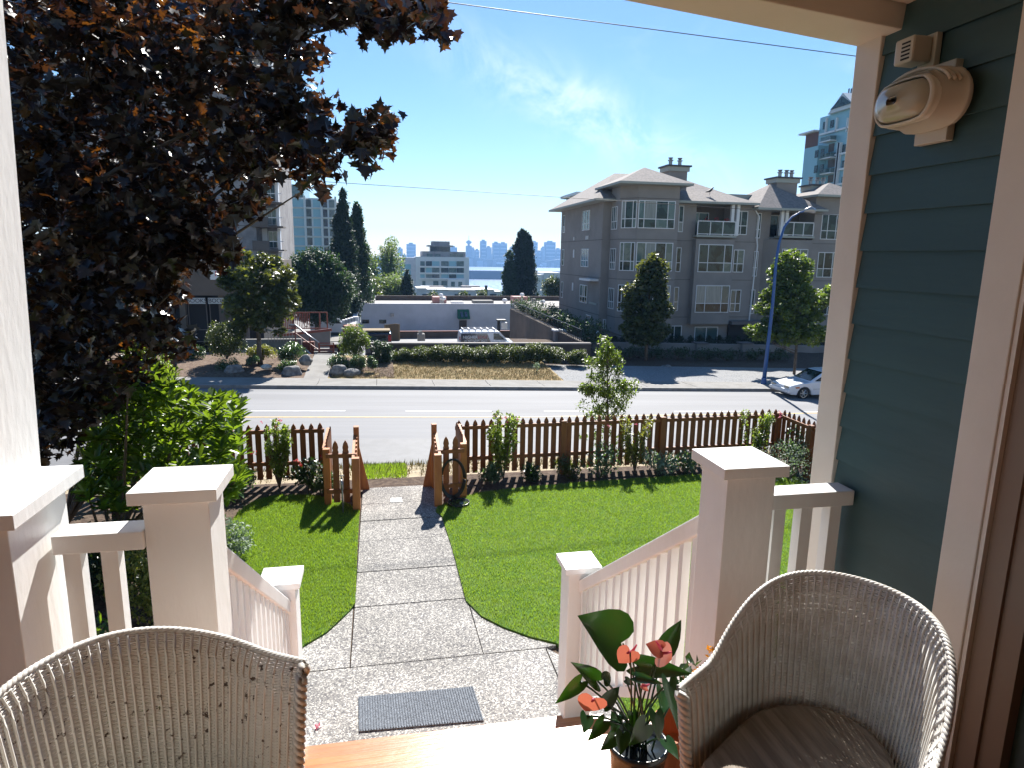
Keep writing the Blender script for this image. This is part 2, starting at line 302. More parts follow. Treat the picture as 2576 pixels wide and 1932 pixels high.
LEAF = (np.array([(0, 0, 0), (.5, .26, .07), (1, 0, -.04), (.5, -.26, .07)]), np.array([(0, 2, 1), (0, 3, 2)]))
LONG = (np.array([(0, 0, 0), (.3, .12, .05), (.75, .13, .02), (1, 0, -.1), (.75, -.13, .02), (.3, -.12, .05)]), np.array([(0, 2, 1), (0, 3, 2), (0, 4, 3), (0, 5, 4)]))
_ang = [(-.16, .18), (-.02, .55), (.14, .32), (.34, .82), (.44, .50), (.66, .58), (.64, .30), (1.02, 0)]
def maple():
    pts = [(0, 0)]+[(-.10, .30), (-.18, .46), (.08, .40), (.26, .74), (.40, .46), (.50, .26), (.66, .36), (.68, .16), (1.05, 0)]
    low = [(x, -y) for x, y in pts[1:-1]][::-1]
    ring = pts[1:]+low; v = [(.12, 0, .0)]+[(x, y, .10*abs(y)-.16*max(0, x-.3)**2*2) for x, y in ring]; n = len(ring)
    return np.array(v), np.array([(0, (i+1) % n+1, i+1) for i in range(n)])
MAPLE = maple()
def clumps(centers, radii, per, size, tmpl=LEAF, tilt=.9, shell=.5, squash=.8, sizevar=.35):
    P = []
    for c, r in zip(centers, radii):
        n = max(3, int(per)); d = rng.normal(0, 1, (n, 3)); d /= np.linalg.norm(d, axis=1)[:, None]; q = rng.uniform(shell, 1, n)**.6
        P.append(np.array(c)+d*(q*r)[:, None]*np.array([1, 1, squash]))
    P = np.concatenate(P); n = len(P)
    return scatter(tmpl[0], tmpl[1], P, rotmats(n, tilt=tilt), size*rng.uniform(1-sizevar, 1+sizevar, n))
def ell_centers(c, rad, n, prof=None, inner=.35):
    d = rng.normal(0, 1, (n, 3)); d /= np.linalg.norm(d, axis=1)[:, None]; q = rng.uniform(inner, 1, n)**.5*rng.uniform(.85, 1.08, n); return np.array(c)+d*q[:, None]*np.array(rad)
def limbs(mb, base, top, r, centers, nl=9):
    base = np.array(base, float); top = np.array(top, float); pts = [base+(top-base)*t+np.array([rng.normal(0, r*.35), rng.normal(0, r*.35), 0])*(t > 0) for t in np.linspace(0, 1, 7)]
    mb.tube(pts, [r*(1-.75*t) for t in np.linspace(0, 1, 7)], 8)
    idx = rng.choice(len(centers), min(nl, len(centers)), replace=False)
    for i in idx:
        c = np.array(centers[i]); h = np.clip((c[2]-base[2])/(top[2]-base[2])-.22, .2, .9); s = base+(top-base)*h; m = (s+c)/2+np.array([0, 0, -.06*np.linalg.norm(c-s)])
        mb.tube([s, m, c], [r*.4*(1-.6*h)+.004, r*.22, r*.07], 5)
def tree(name, label, cat, base, centers, cr_, per, size, leafm, top=None, r=.08, tmpl=LEAF, group=None, nl=9, tilt=.9, squash=.8, shell=.4, bark='trunk'):
    t = thing(name, label, cat, tuple(base), group); mb = MB(); centers = np.asarray(centers); top = top if top is not None else (base[0], base[1], centers[:, 2].max()-.2*(centers[:, 2].max()-base[2]))
    limbs(mb, base, top, r, centers, nl); mb.build('trunk', M[bark], t, smooth=True)
    v, f = clumps(centers, cr_*rng.uniform(.7, 1.2, len(centers)), per, size, tmpl, tilt=tilt, squash=squash, shell=shell); npmesh('crown', v, f, M[leafm], t); return t
def bush(name, label, base, rad, n, per, size, leafm, group=None, cat='shrub', tmpl=LEAF, top=1.0, stems=True, ncr=.3, tilt=.9):
    c = np.array([base[0], base[1], base[2]+rad[2]*.95]); cs = ell_centers(c, (rad[0]*.8, rad[1]*.8, rad[2]*.85), n, inner=.2)
    t = thing(name, label, cat, tuple(base), group); mb = MB()
    for i in range(6): q = cs[i]; mb.tube([(base[0]+rng.normal(0, .03), base[1]+rng.normal(0, .03), base[2]-.02), (q+np.array(base))/2, q], [max(rad)*.03, max(rad)*.02, max(rad)*.01], 5)
    mb.build('stem', M['trunk'], t); v, f = clumps(cs, np.full(n, max(rad)*ncr), per, size, tmpl, shell=.5, tilt=tilt)
    v[:, 2] = np.maximum(v[:, 2], base[2]-.01); npmesh('foliage', v, f, M[leafm], t); return t
def cards_core(name, c, rad, m, parent): pass

def textobj(name, body, m, parent, loc, size, rot, label=None, sx=1.0, ext=.004):
    cu = bpy.data.curves.new(name, 'FONT'); cu.body = body; cu.size = size; cu.align_x = 'CENTER'; cu.align_y = 'CENTER'; cu.extrude = ext
    o = bpy.data.objects.new('tmp', cu); COL.objects.link(o); dg = bpy.context.evaluated_depsgraph_get(); me = bpy.data.meshes.new_from_object(o.evaluated_get(dg)); COL.objects.unlink(o); bpy.data.objects.remove(o)
    me.transform(Matrix.Diagonal((sx, 1, 1, 1))); me.materials.clear(); me.materials.append(m)
    q = bpy.data.objects.new(name, me); COL.objects.link(q); q.rotation_euler = rot
    if parent: q.parent = parent; q.location = Vector(np.array(loc)-ORG[parent.name])
    else: q.location = loc
    return q
def roadz(x): return -2.8-.03*(x-.7)
# ================================================================= SETTING
exec_parts = []
def sheet(name, pts, m, nx=1, ny=1):   # quad patch through four corner points, counter-clockwise
    a, b, c, d = [np.array(p, float) for p in pts]; v = []; 
    for j in range(ny+1):
        for i in range(nx+1): s, t = i/nx, j/ny; v.append((a*(1-s)+b*s)*(1-t)+(d*(1-s)+c*s)*t)
    f = [(j*(nx+1)+i, j*(nx+1)+i+1, (j+1)*(nx+1)+i+1, (j+1)*(nx+1)+i) for j in range(ny) for i in range(nx)]
    return struct(npmesh(name, v, f, m))
# far terrain falling to the harbour
prof = [(-60, -.6), (8, -.6), (17, -3.6), (30, -5.2), (38, -6.25), (96, -6.4), (130, -11), (240, -24), (420, -38), (640, -47), (900, -60)]
xs = np.linspace(-900, 900, 19); tv = [(x, y, z-max(0, min(2.2, (x-.7)*.03 if 10 < y < 60 else 0))) for y, z in prof for x in xs]; nx_ = len(xs)
struct(npmesh('terrain', tv, [(j*nx_+i, j*nx_+i+1, (j+1)*nx_+i+1, (j+1)*nx_+i) for j in range(len(prof)-1) for i in range(nx_-1)], mat('hillside_scrub', (.05, .065, .03), 1, var=(.08, .08, .045), vscale=.05)))
sheet('harbour_water', [(-9000, 500, -45), (9000, 500, -45), (9000, 16000, -45), (-9000, 16000, -45)], M['water'])
sheet('garden_soil', [(-9, -3, -.03), (14, -3, -.03), (14, 9.95, -.03), (-9, 9.95, -.03)], M['soil'])
# bank between the picket fence and the road
bx = np.linspace(-40, 50, 61); by = np.linspace(9.9, 18.62, 13); bv = []
for j, y in enumerate(by):
    for x in bx:
        t = (y-9.9)/8.72; s = t*t*(3-2*t)*.75+.25*t; bv.append((x, y, (-.035)*(1-s)+(roadz(x)+.02)*s+(0 if j in (0, 12) else rng.normal(0, .03))))
struct(npmesh('grass_bank', bv, [(j*61+i, j*61+i+1, (j+1)*61+i+1, (j+1)*61+i) for j in range(12) for i in range(60)], M['verge'], smooth=True))
sheet('road', [(-120, 18.6, roadz(-120)), (120, 18.6, roadz(120)), (120, 30.45, roadz(120)), (-120, 30.45, roadz(-120))], M['asphalt'], 8, 1)
def rstrip(name, x0, x1, y0, y1, m, dz=.004, y2=None, y3=None): return sheet(name, [(x0, y0, roadz(x0)+dz), (x1, y2 if y2 else y0, roadz(x1)+dz), (x1, y3 if y3 else y1, roadz(x1)+dz), (x0, y1, roadz(x0)+dz)], m)
rstrip('road_patch', -30, 4.6, 18.62, 22.0, M['patch'])
def rz(name, a, b, m, label=None):
    o = rstrip(name, *a, m, dz=.008); return o
for x0 in (-11.0, -4.95, .9, 6.6, 12.4, 18.6): rz('lane_dash', (x0, x0+3.5, 26.05-.05*(x0+5)/5, 26.17-.05*(x0+5)/5), None, M['paintw'])
rstrip('yellow_line', -40, 6, 25.28, 25.39, M['painty'], .008, 24.98, 25.09); rstrip('yellow_line', 6, 50, 24.98, 25.09, M['painty'], .008, 26.9, 27.0)
def rhexa(mb, x0, x1, y0, y1, d0, d1): a, b = roadz(x0), roadz(x1); return mb.hexa([(x0, y0, a+d0), (x1, y0, b+d0), (x1, y1, b+d0), (x0, y1, a+d0), (x0, y0, a+d1), (x1, y0, b+d1), (x1, y1, b+d1), (x0, y1, a+d1)])
mb = MB(); rhexa(mb, -120, 120, 30.45, 30.62, -.1, .15); struct(mb.build('far_kerb', M['kerb'])); mb = MB(); rhexa(mb, -120, 120, 18.45, 18.6, -.1, .05); struct(mb.build('near_kerb', M['kerb']))
pv = thing('pavement', None, None, (0, 30.6, -2.8)); pv['kind'] = 'structure'
x = -19.
while x < 30: mb = MB(); rhexa(mb, x, x+2.66, 30.63, 32.55, -.1, .15+random.uniform(-.004, .004)); mb.build('paving_slab', M['conc'], pv); x += 2.68
def lot(name, x0, x1, y0, y1, d0, d1, m, nx=1, ny=1, rough=0):
    v = []
    for j in range(ny+1):
        for i in range(nx+1): x = x0+(x1-x0)*i/nx; t = j/ny; v.append((x, y0+(y1-y0)*t, roadz(x)+d0+(d1-d0)*t+(rng.normal(0, rough) if 0 < j < ny else 0)))
    return struct(npmesh(name, v, [(j*(nx+1)+i, j*(nx+1)+i+1, (j+1)*(nx+1)+i+1, (j+1)*(nx+1)+i) for j in range(ny) for i in range(nx)], m, smooth=rough > 0))
lot('dry_lawn', -2.6, 9.3, 32.57, 38.4, .13, .42, M['straw'], 40, 16, .02)
lot('mulch_bed', -20, -3.72, 32.57, 38.4, .13, .45, M['bark'], 40, 16, .04)
lot('mulch_bed', -2.6, .6, 32.9, 37.2, .16, .46, M['bark'], 12, 10, .01)
lot('garden_walkway', -3.70, -2.62, 32.55, 38.6, .155, .47, M['conc'])
lot('gravel_boulevard', 9.3, 40, 32.57, 37.2, .13, .22, M['gravel'], 50, 12, .03)
lot('planting_strip', 9.3, 40, 37.2, 47.8, .2, .45, M['soil'], 30, 8, .04)
lot('street_margin', -60, -20, 32.5, 60, .1, .4, M['conc'])
sheet('parking_lot', [(-34, 39, -6.02), (13, 39, -6.02), (13, 97, -6.02), (-34, 97, -6.02)], mat('worn_parking_asphalt', (.22, .22, .22), .8, var=(.17, .17, .17), vscale=.5))

# lawn with mown edges -------------------------------------------------
def Z0(pts, z=.0): return [tuple(atz(x, y, z)[:2]) for x, y in pts]
lawnR = Z0([(1096, 1290), (1101, 1277), (1200, 1243), (1330, 1228), (1474, 1216), (1762, 1197), (1990, 1172)])+[(6.4, 8.9), (6.4, 2.6), (1.75, 2.6), (1.75, 4.6)]+Z0([(1398.5, 1621.5), (1333, 1605.7), (1265, 1581), (1211, 1553.7), (1172.5, 1515)])+[(.765, 7.2), (.735, 8.2)]
lawnL = Z0([(905, 1288), (870, 1268), (800, 1252), (745, 1248), (687, 1251), (640, 1264), (600, 1290), (571, 1335)])+[(-1.95, 6.6), (-2.0, 5.4), (-2.3, 4.2), (-1.4, 4.2), (-1.05, 4.9)]+Z0([(768, 1626), (822, 1594), (853.7, 1565), (880, 1540), (894, 1520)])+[(-.325, 7.3), (-.33, 8.3)]
def ngon(name, poly, z, m):
    bm = bmesh.new(); f = bm.faces.new([bm.verts.new((x, y, z)) for x, y in poly]); f.normal_update()
    if f.normal.z < 0: f.normal_flip()
    g = bmesh.ops.extrude_face_region(bm, geom=[f]); bmesh.ops.translate(bm, verts=[e for e in g['geom'] if isinstance(e, bmesh.types.BMVert)], vec=(0, 0, .035))
    bmesh.ops.triangulate(bm, faces=bm.faces[:]); me = bpy.data.meshes.new(name); bm.to_mesh(me); bm.free(); me.materials.append(m)
    o = bpy.data.objects.new(name, me); COL.objects.link(o); return struct(o)
ngon('lawn', lawnR, -.02, M['lawn']); ngon('lawn', lawnL, -.02, M['lawn'])
def inside(poly, p):
    P = np.array(poly); x, y = p[:, 0], p[:, 1]; c = np.zeros(len(p), bool); j = len(P)-1
    for i in range(len(P)):
        k = ((P[i, 1] > y) != (P[j, 1] > y)) & (x < (P[j, 0]-P[i, 0])*(y-P[i, 1])/(P[j, 1]-P[i, 1]+1e-12)+P[i, 0]); c ^= k; j = i
    return c
BL = (np.array([(-.09, 0, 0), (.09, 0, 0), (.02, .35, 1)]), np.array([(0, 1, 2)]))
def grass(name, poly, z, n, h, m, label, w=1.0, z_fn=None):
    P = np.array(poly); p = rng.uniform(P.min(0), P.max(0), (n, 2)); p = p[inside(poly, p)]; k = len(p)
    zz = np.full(k, z) if z_fn is None else z_fn(p); a = rng.uniform(0, 6.283, k); c, s = np.cos(a), np.sin(a); o = np.zeros(k); i = np.ones(k)
    R = np.stack([c, -s, o, s, c, o, o, o, i], 1).reshape(k, 3, 3); ln = rng.uniform(.1, .9, k)
    tv = np.repeat(BL[0][None], k, 0); tv[:, :, 0] *= w; tv[:, 2, 1] = ln; v = np.einsum('nij,nkj->nki', R, tv)*(h*rng.uniform(.6, 1.25, k))[:, None, None]+np.concatenate([p, zz[:, None]], 1)[:, None, :]
    f = (BL[1][None]+(np.arange(k)*3)[:, None, None]).reshape(-1, 3); o_ = npmesh(name, v.reshape(-1, 3), f, m); tag(o_, label, 'grass', None, 'stuff'); return o_
grass('lawn_grass', lawnR, .012, 380000, .029, M['blade'], 'short mown green grass covering the large lawn right of the garden path')
grass('lawn_grass', lawnL, .012, 150000, .029, M['blade'], 'short mown green grass of the small lawn left of the garden path')
bankz = lambda p: (lambda t: (-.035)*(1-t)+(-2.78)*t)(((p[:, 1]-9.9)/8.72)*.25+.75*((p[:, 1]-9.9)/8.72)**2*(3-2*((p[:, 1]-9.9)/8.72)))
grass('verge_grass', [(-.45, 9.95), (.35, 9.95), (.38, 11.2), (.25, 12.4), (-.6, 12.5)], 0, 9000, .06, M['blade'], 'patch of green grass on the bank just beyond the garden gate', z_fn=bankz)
grass('dry_grass', [(-2.4, 32.7), (9.2, 32.6), (9.2, 37.5), (-2.4, 37.5)], 0, 26000, .10, mat('straw_blades', (.38, .28, .13), .9, island=(.12, .12, .04)), 'parched straw coloured grass in front of the long clipped hedge', z_fn=lambda p: -2.8-.03*(p[:, 0]-.7)+.14+.29*(p[:, 1]-32.57)/5.83)
grass('bank_grass', [(-20, 10), (30, 10), (30, 18.3), (-20, 18.3)], 0, 60000, .10, mat('bank_blades', (.30, .25, .13), .9, island=(.12, .15, .04)), 'dry and green tufts on the bank between the picket fence and the road', z_fn=lambda p: bankz(p)-.03*(p[:, 0]-.7)*((p[:, 1]-9.9)/8.72)*.9)

# exposed aggregate slabs ----------------------------------------------
gp = thing('garden_path', None, None, (0, 5, 0)); gp['kind'] = 'structure'
ys = [9.48]+[float(atz(970, y, 0)[1]) for y in (1267, 1309, 1359)]+[6.81, 6.08, 5.11]
for a, b in zip(ys[:-1], ys[1:]):
    xl, xr = (-.31, .70+.05*(9.48-(a+b)/2)/2) ; g = .006
    mb = MB(); w0 = .72+.016*(9.48-b) ; mb.prism([(-.31, b+g), (w0+.02, b+g), (w0, a-g), (-.31, a-g)], -.06, random.uniform(-.002, .003)); mb.build('concrete_slab', M['agg'], gp, bevel=.004)
c1 = Z0([(1172.5, 1517), (1211, 1556), (1265, 1583), (1333, 1608), (1398.5, 1624)])
mb = MB(); mb.prism([(.80, 5.12), (2.6, 5.12), c1[4], c1[3], c1[2], c1[1], c1[0]][:7] if False else [(.815, 5.115)]+[(1.35, 5.115), c1[4], c1[3], c1[2], c1[1], (.80, 6.06)], -.06, .001); mb.build('concrete_slab', M['agg'], gp)
c2 = Z0([(890, 1524), (880, 1541), (853.7, 1567), (822, 1596), (768, 1628)])
mb = MB(); mb.prism([(-.32, 5.115), (-.325, 6.06), c2[1], c2[2], c2[3], c2[4], (-1.1, 5.115)], -.06, .001); mb.build('concrete_slab', M['agg'], gp)
mb = MB(); mb.prism([(-1.9, 3.0), (1.36, 3.0), (1.36, 5.10), (-1.9, 5.10)], -.06, .002); mb.build('concrete_slab', M['agg'], gp)
mb = MB(); mb.prism([(1.372, 3.0), (3.0, 3.0), (3.0, 4.4), (1.75, 4.6), (1.372, 5.10)], -.06, .000); mb.build('concrete_slab', M['agg'], gp)

# ================================================================= HOUSE
DZ = 1.68   # deck height above the garden
house = thing('house', 'blue grey clapboard house with cream trim around the covered front porch', 'house', (1.8, 1.0, 0))
XW = 1.80
zs = [atx(2200-i*3, y, XW)[2] for i, y in enumerate((152, 243, 344, 443.5, 538, 635.5, 730, 825, 920, 1015, 1105, 1193, 1276, 1362, 1443))]
zs = [4.30+.147]+list(np.linspace(zs[0], zs[-1], len(zs))); st = (zs[1]-zs[-1])/14
zz = zs[1:]; z = zz[-1]
while z > -.1: z -= st; zz.append(z)
zz = [zz[0]+st]+zz
YB0, YB1 = 1.69, 2.24
for a, b in zip(zz[:-1], zz[1:]):   # lapped boards: bottom edge stands out
    MB().hexa([(XW-.020, YB0, b), (XW+.02, YB0, b), (XW+.02, YB1, b), (XW-.020, YB1, b), (XW-.006, YB0, a+.012), (XW+.02, YB0, a+.012), (XW+.02, YB1, a+.012), (XW-.006, YB1, a+.012)]).build('siding_board', M['siding'], house)
box('wall', M['siding'], house, XW+.021, XW+.20, 1.0, 2.24, -.05, 4.6)
box('corner_board', M['beige'], house, XW-.03, XW+.11, 2.241, 2.37, -.05, 4.275, bevel=.004)
box('door_casing', M['beige'], house, XW-.035, XW+.02, 1.563, 1.688, DZ, 4.27, bevel=.004)
box('door_jamb', M['jamb'], house, XW-.012, XW+.2, 1.40, 1.562, DZ, 4.27)
box('door_stop', M['jamb'], house, XW-.022, XW+.2, 1.47, 1.49, DZ, 4.27); box('door_stop', M['beige'], house, XW-.028, XW+.02, 1.548, 1.5625, DZ, 4.27)
fd = box('front_door', M['door'], house, XW+.04, XW+.09, .40, 1.40, DZ, 4.2); MB().box(XW+.015, XW+.0399, .6, 1.2, DZ+1.2, DZ+2.2).build('door_panel', M['door'], fd)
box('rear_wall', M['siding'], house, -3.2, 1.82, -.62, -.5, -.05, 4.75)
box('door_header', M['beige'], house, XW-.03, XW+.2, .3, 1.5625, 4.18, 4.27)
box('side_wall', M['siding'], house, XW-.02, XW+.1, -.5, .395, DZ, 4.6)
def sloped(nm, m, x0, x1, y0, y1, z, t, bev=0):   # porch roof falls gently towards the right hand wall
    k = .088; MB().hexa([(x0, y0, z+(1.72-x0)*k), (x1, y0, z+(1.72-x1)*k), (x1, y1, z+(1.72-x1)*k), (x0, y1, z+(1.72-x0)*k), (x0, y0, z+t+(1.72-x0)*k), (x1, y0, z+t+(1.72-x1)*k), (x1, y1, z+t+(1.72-x1)*k), (x0, y1, z+t+(1.72-x0)*k)]).build(nm, m, house, bevel=bev)
sloped('ceiling', M['beige'], -3.2, XW+.3, -.6, 2.16, 4.275, .05)
sloped('roof', M['roof'], -3.4, XW+.5, -.7, 2.6, 4.345, .25)
sloped('porch_beam', M['beige'], -3.2, XW+.12, 2.165, 2.37, 4.195, .145, .004)
dk = thing('porch_deck', 'orange stained tongue and groove porch deck', 'deck', (0, 1, DZ-.03))
dk_y = -.5; 
while dk_y < 2.25:
    for q0, q1 in (((-3.1, XW-.025),) if dk_y < 1.78 else ((-3.1, -.75), (1.20, XW-.025))): box('deck_board', M['deck'], dk, q0, q1, dk_y, dk_y+.088, DZ-.028, DZ+random.uniform(-.001, 0))
    dk_y += .09
box('deck_skirt', M['white'], dk, -3.1, -.86, 2.24, 2.28, -.03, DZ-.03); box('deck_skirt', M['white'], dk, 1.46, XW+.1, 2.24, 2.28, -.03, DZ-.03)
stp = thing('porch_stairs', 'orange stained wooden steps leading down from the porch to the garden path', 'stairs', (.3, 3.1, 0))
NR = 8; rise = (DZ-.18)/NR; run = (4.0-1.86)/NR
for i in range(NR):
    ye = 1.86+run*(i+1); zt = DZ-rise*(i+1)
    for k in range(2): w = (run+.02)/2; box('tread_board', M['deck'], stp, *((-.74, 1.19) if ye < 2.6 else (-.80, 1.42)), ye-run-.01+w*k+.002, ye-run-.01+w*(k+1)-.002+(.012 if k else 0), zt-.035, zt, bevel=.004)
    box('riser', M['white'], stp, -.74, 1.19, ye-run-.012, ye-run+.0, zt+.001, zt+rise-.036)
box('riser', M['deck'], stp, -.86, 1.40, 3.96, 3.985, -.02, .144)

# newel posts and railings ---------------------------------------------
def newel(x, y, zb, zt, w, label):
    t = thing('newel_post', label, 'post', (x, y, zb), 'white boxed newel posts of the porch stairs'); h = w/2; c = h+.032
    box('post', M['white'], t, x-h, x+h, y-h, y+h, zb, zt-.042, bevel=.003); box('cap', M['white'], t, x-c, x+c, y-c, y+c, zt-.041, zt, bevel=.003); return t
xR, xL = 1.29, -.635
newel(xR, 2.135, DZ-.1, 2.68, .19, 'large white newel post at the head of the stairs, right side')
newel(xL, 2.19, DZ-.1, 2.68, .19, 'large white newel post at the head of the stairs, left side')
newel(xR+.01, 4.045, .18, 1.35, .19, 'white newel post at the foot of the stairs beside the anthurium')
newel(xL-.03, 4.145, .0, 1.35, .19, 'white newel post at the foot of the stairs above the left lawn')
def stair_rail(x, y0, y1, z0, z1, label):
    t = thing('stair_railing', label, 'railing', (x, (y0+y1)/2, .2), 'sloping white stair railings')
    MB().hexa([(x-.03, y0, z0-.09), (x+.03, y0, z0-.09), (x+.03, y1, z1-.09), (x-.03, y1, z1-.09), (x-.038, y0, z0), (x+.038, y0, z0), (x+.038, y1, z1), (x-.038, y1, z1)]).build('handrail', M['white'], t, bevel=.008)
    q0, q1 = z0-.80, z1-.80
    MB().hexa([(x-.022, y0, q0-.07), (x+.022, y0, q0-.07), (x+.022, y1, q1-.07), (x-.022, y1, q1-.07), (x-.022, y0, q0), (x+.022, y0, q0), (x+.022, y1, q1), (x-.022, y1, q1)]).build('bottom_rail', M['white'], t, bevel=.004)
    n = 15
    for i in range(n):
        f = (i+.7)/n; y = y0+(y1-y0)*f; za = q0+(q1-q0)*f; zb = z0-.085+(z1-z0)*f; d = .019; sl_ = (z1-z0)/(y1-y0)*d
        MB().hexa([(x-d, y-d, za-sl_-.005), (x+d, y-d, za-sl_-.005), (x+d, y+d, za+sl_-.005), (x-d, y+d, za+sl_-.005), (x-d, y-d, zb-sl_), (x+d, y-d, zb-sl_), (x+d, y+d, zb+sl_), (x-d, y+d, zb+sl_)]).build('baluster', M['white'], t)
stair_rail(xR+.02, 2.232, 3.95, 2.46, 1.25, 'sloping white stair railing between the two right newel posts')
stair_rail(xL, 2.287, 4.05, 2.46, 1.22, 'sloping white stair railing between the two left newel posts')
def rail(x0, x1, y, zt, bal, label):
    t = thing('porch_railing', label, 'railing', ((x0+x1)/2, y, DZ), 'short level porch railings')
    box('top_rail', M['white'], t, x0, x1, y-.05, y+.05, zt-.06, zt, bevel=.004); box('bottom_rail', M['white'], t, x0, x1, y-.022, y+.022, DZ+.08, DZ+.13)
    for a in bal: box('baluster', M['white'], t, a-.024, a+.024, y-.024, y+.024, DZ+.13, zt-.06)
    return t
rail(xR+.096, XW-.031, 2.15, 2.535, [1.475, 1.59, 1.715], 'short white railing between the right newel post and the blue siding')
rail(-.985, xL-.096, 2.13, 2.55, [-.945, -.84], 'short white railing between the boxed column pedestal and the left newel post')
pc = thing('porch_column', 'wide white boxed porch column standing on a capped pedestal', 'column', (-1.35, 1.95, DZ))
box('pedestal', M['white'], pc, -1.55, -1.0, 1.90, 2.24, DZ-1.7, 2.66, bevel=.003); box('pedestal_cap', M['white'], pc, -1.6, -.965, 1.865, 2.30, 2.661, 2.705, bevel=.003)
MB().hexa([(-1.5, 1.92, 2.706), (-1.06, 1.92, 2.706), (-1.06, 2.24, 2.706), (-1.5, 2.24, 2.706), (-1.47, 1.95, 4.43), (-.995, 1.93, 4.43), (-.995, 2.24, 4.43), (-1.47, 2.22, 4.43)]).build('shaft', M['white'], pc, bevel=.004)

# wall light and sensor --------------------------------------------------
wl = thing('wall_light', 'cream oval bulkhead light with a clouded glass lens on the blue siding', 'light', (XW-.02, 1.98, 3.8))
def oval(mb, cx, cy, cz, a, b, prof, k=28, tilt=0):   # stadium rings stacked along -X
    bb = len(mb.v)
    for x, s in prof:
        for j in range(k):
            t = 2*math.pi*j/k; u = math.cos(t); w_ = math.sin(t); du = (a-b)*(1 if u > 0 else -1)*(min(1, abs(u)*3)); yy = (du+b*u*1.0)*s; zz_ = b*w_*s
            mb.v.append((cx-x, cy+yy, cz+zz_))
    for i in range(len(prof)-1):
        for j in range(k): mb.f.append((bb+i*k+j, bb+i*k+(j+1) % k, bb+(i+1)*k+(j+1) % k, bb+(i+1)*k+j)); mb.mi.append(mb.m)
    mb.f.append(tuple(bb+j for j in range(k))); mb.mi.append(mb.m); mb.f.append(tuple(bb+(len(prof)-1)*k+j for j in range(k))[::-1]); mb.mi.append(mb.m); return mb
LY, LZ = 1.965, 3.905
box('mounting_plate', M['plastic'], wl, XW-.045, XW-.016, LY-.085, LY+.045, LZ-.125, LZ+.115, bevel=.003)
oval(MB(), XW-.04, LY-.02, LZ, .140, .086, [(0, 1.0), (.012, 1.06), (.022, 1.04), (.03, .96), (.095, .92), (.11, .86)]).build('housing', M['plastic'], wl, smooth=True)
oval(MB(), XW-.138, LY-.02, LZ-.005, .120, .067, [(0, 1.06), (.02, 1.05), (.028, 1.0), (.0285, .94), (.012, .93)]).build('bezel', M['plastic'], wl, smooth=True)
oval(MB(), XW-.135, LY-.02, LZ-.005, .114, .061, [(0, 1.0), (.02, .98), (.045, .86), (.062, .6), (.068, .2)]).build('lens', M['lens'], wl, smooth=True)
for k in range(4): mb = MB(); pts = [(XW-.06-.022*k, LY-.02+(.132+.004*k)*math.cos(t), LZ+.016+(.080-.002*k)*math.sin(t)) for t in np.linspace(.25, math.pi-.25, 14)]; mb.tube(pts, .006, 5); mb.build('visor_rib', M['plastic'], wl, smooth=True)
ms = thing('motion_sensor', 'small cream vented sensor box on the siding above the oval light', 'sensor', (XW-.03, 2.02, 4.05))
box('bracket', M['plastic'], ms, XW-.04, XW-.016, 1.975, 2.045, 4.02, 4.125, bevel=.004); sb = box('body', M['plastic'], ms, XW-.115, XW-.041, 1.985, 2.065, 4.035, 4.115, bevel=.008)
for k in range(5): box('vent_slot', M['dark'], ms, XW-.1175, XW-.1155, 1.995, 2.03, 4.045+.012*k, 4.050+.012*k)
# ================================================================= WICKER CHAIRS
CP = dict(A=2.13, hb=.771, ha=.562, w=.278, d=.356, p=2.33)
def ztop(t): s = np.clip(1-(np.abs(t)/1.75)**CP['p'], 0, 1); return CP['ha']+(CP['hb']-CP['ha'])*s*s*(3-2*s)
def wall(t, f, off=0.):
    zt = ztop(t); z = .10+(zt-.10)*f; k_ = .76+.20*f+.04*np.clip((f-.93)/.07, 0, 1)**2; rx, ry = CP['w']*k_+off, CP['d']*k_+off
    ext = np.clip((np.abs(t)-math.pi/2)/.5, 0, None)
    x = rx*np.sin(np.clip(t, -math.pi/2, math.pi/2)); y = np.where(np.abs(t) <= math.pi/2, ry*np.cos(t), -ext*.20)
    return np.stack([x, y, z], -1)
def strips(paths, r, k=3):   # many thin tubes at once: paths (m,n,3)
    m, n, _ = paths.shape; d = np.gradient(paths, axis=1); d /= np.linalg.norm(d, axis=2, keepdims=True)+1e-9
    up = np.array([0., 0, 1.]); a = np.cross(d, up); bad = np.linalg.norm(a, axis=2) < .15; a[bad] = np.cross(d[bad], np.array([1., 0, 0])); a /= np.linalg.norm(a, axis=2, keepdims=True); c = np.cross(a, d)
    V = np.stack([paths+(a*math.cos(2*math.pi*j/k)+c*math.sin(2*math.pi*j/k))*r for j in range(k)], 2).reshape(-1, 3)
    i = np.arange(m)[:, None, None]*n*k+np.arange(n-1)[None, :, None]*k+np.arange(k)[None, None, :]; j = np.arange(m)[:, None, None]*n*k+np.arange(n-1)[None, :, None]*k+(np.arange(k)+1)[None, None, :] % k
    return V, np.stack([i, j, j+k, i+k], -1).reshape(-1, 4)
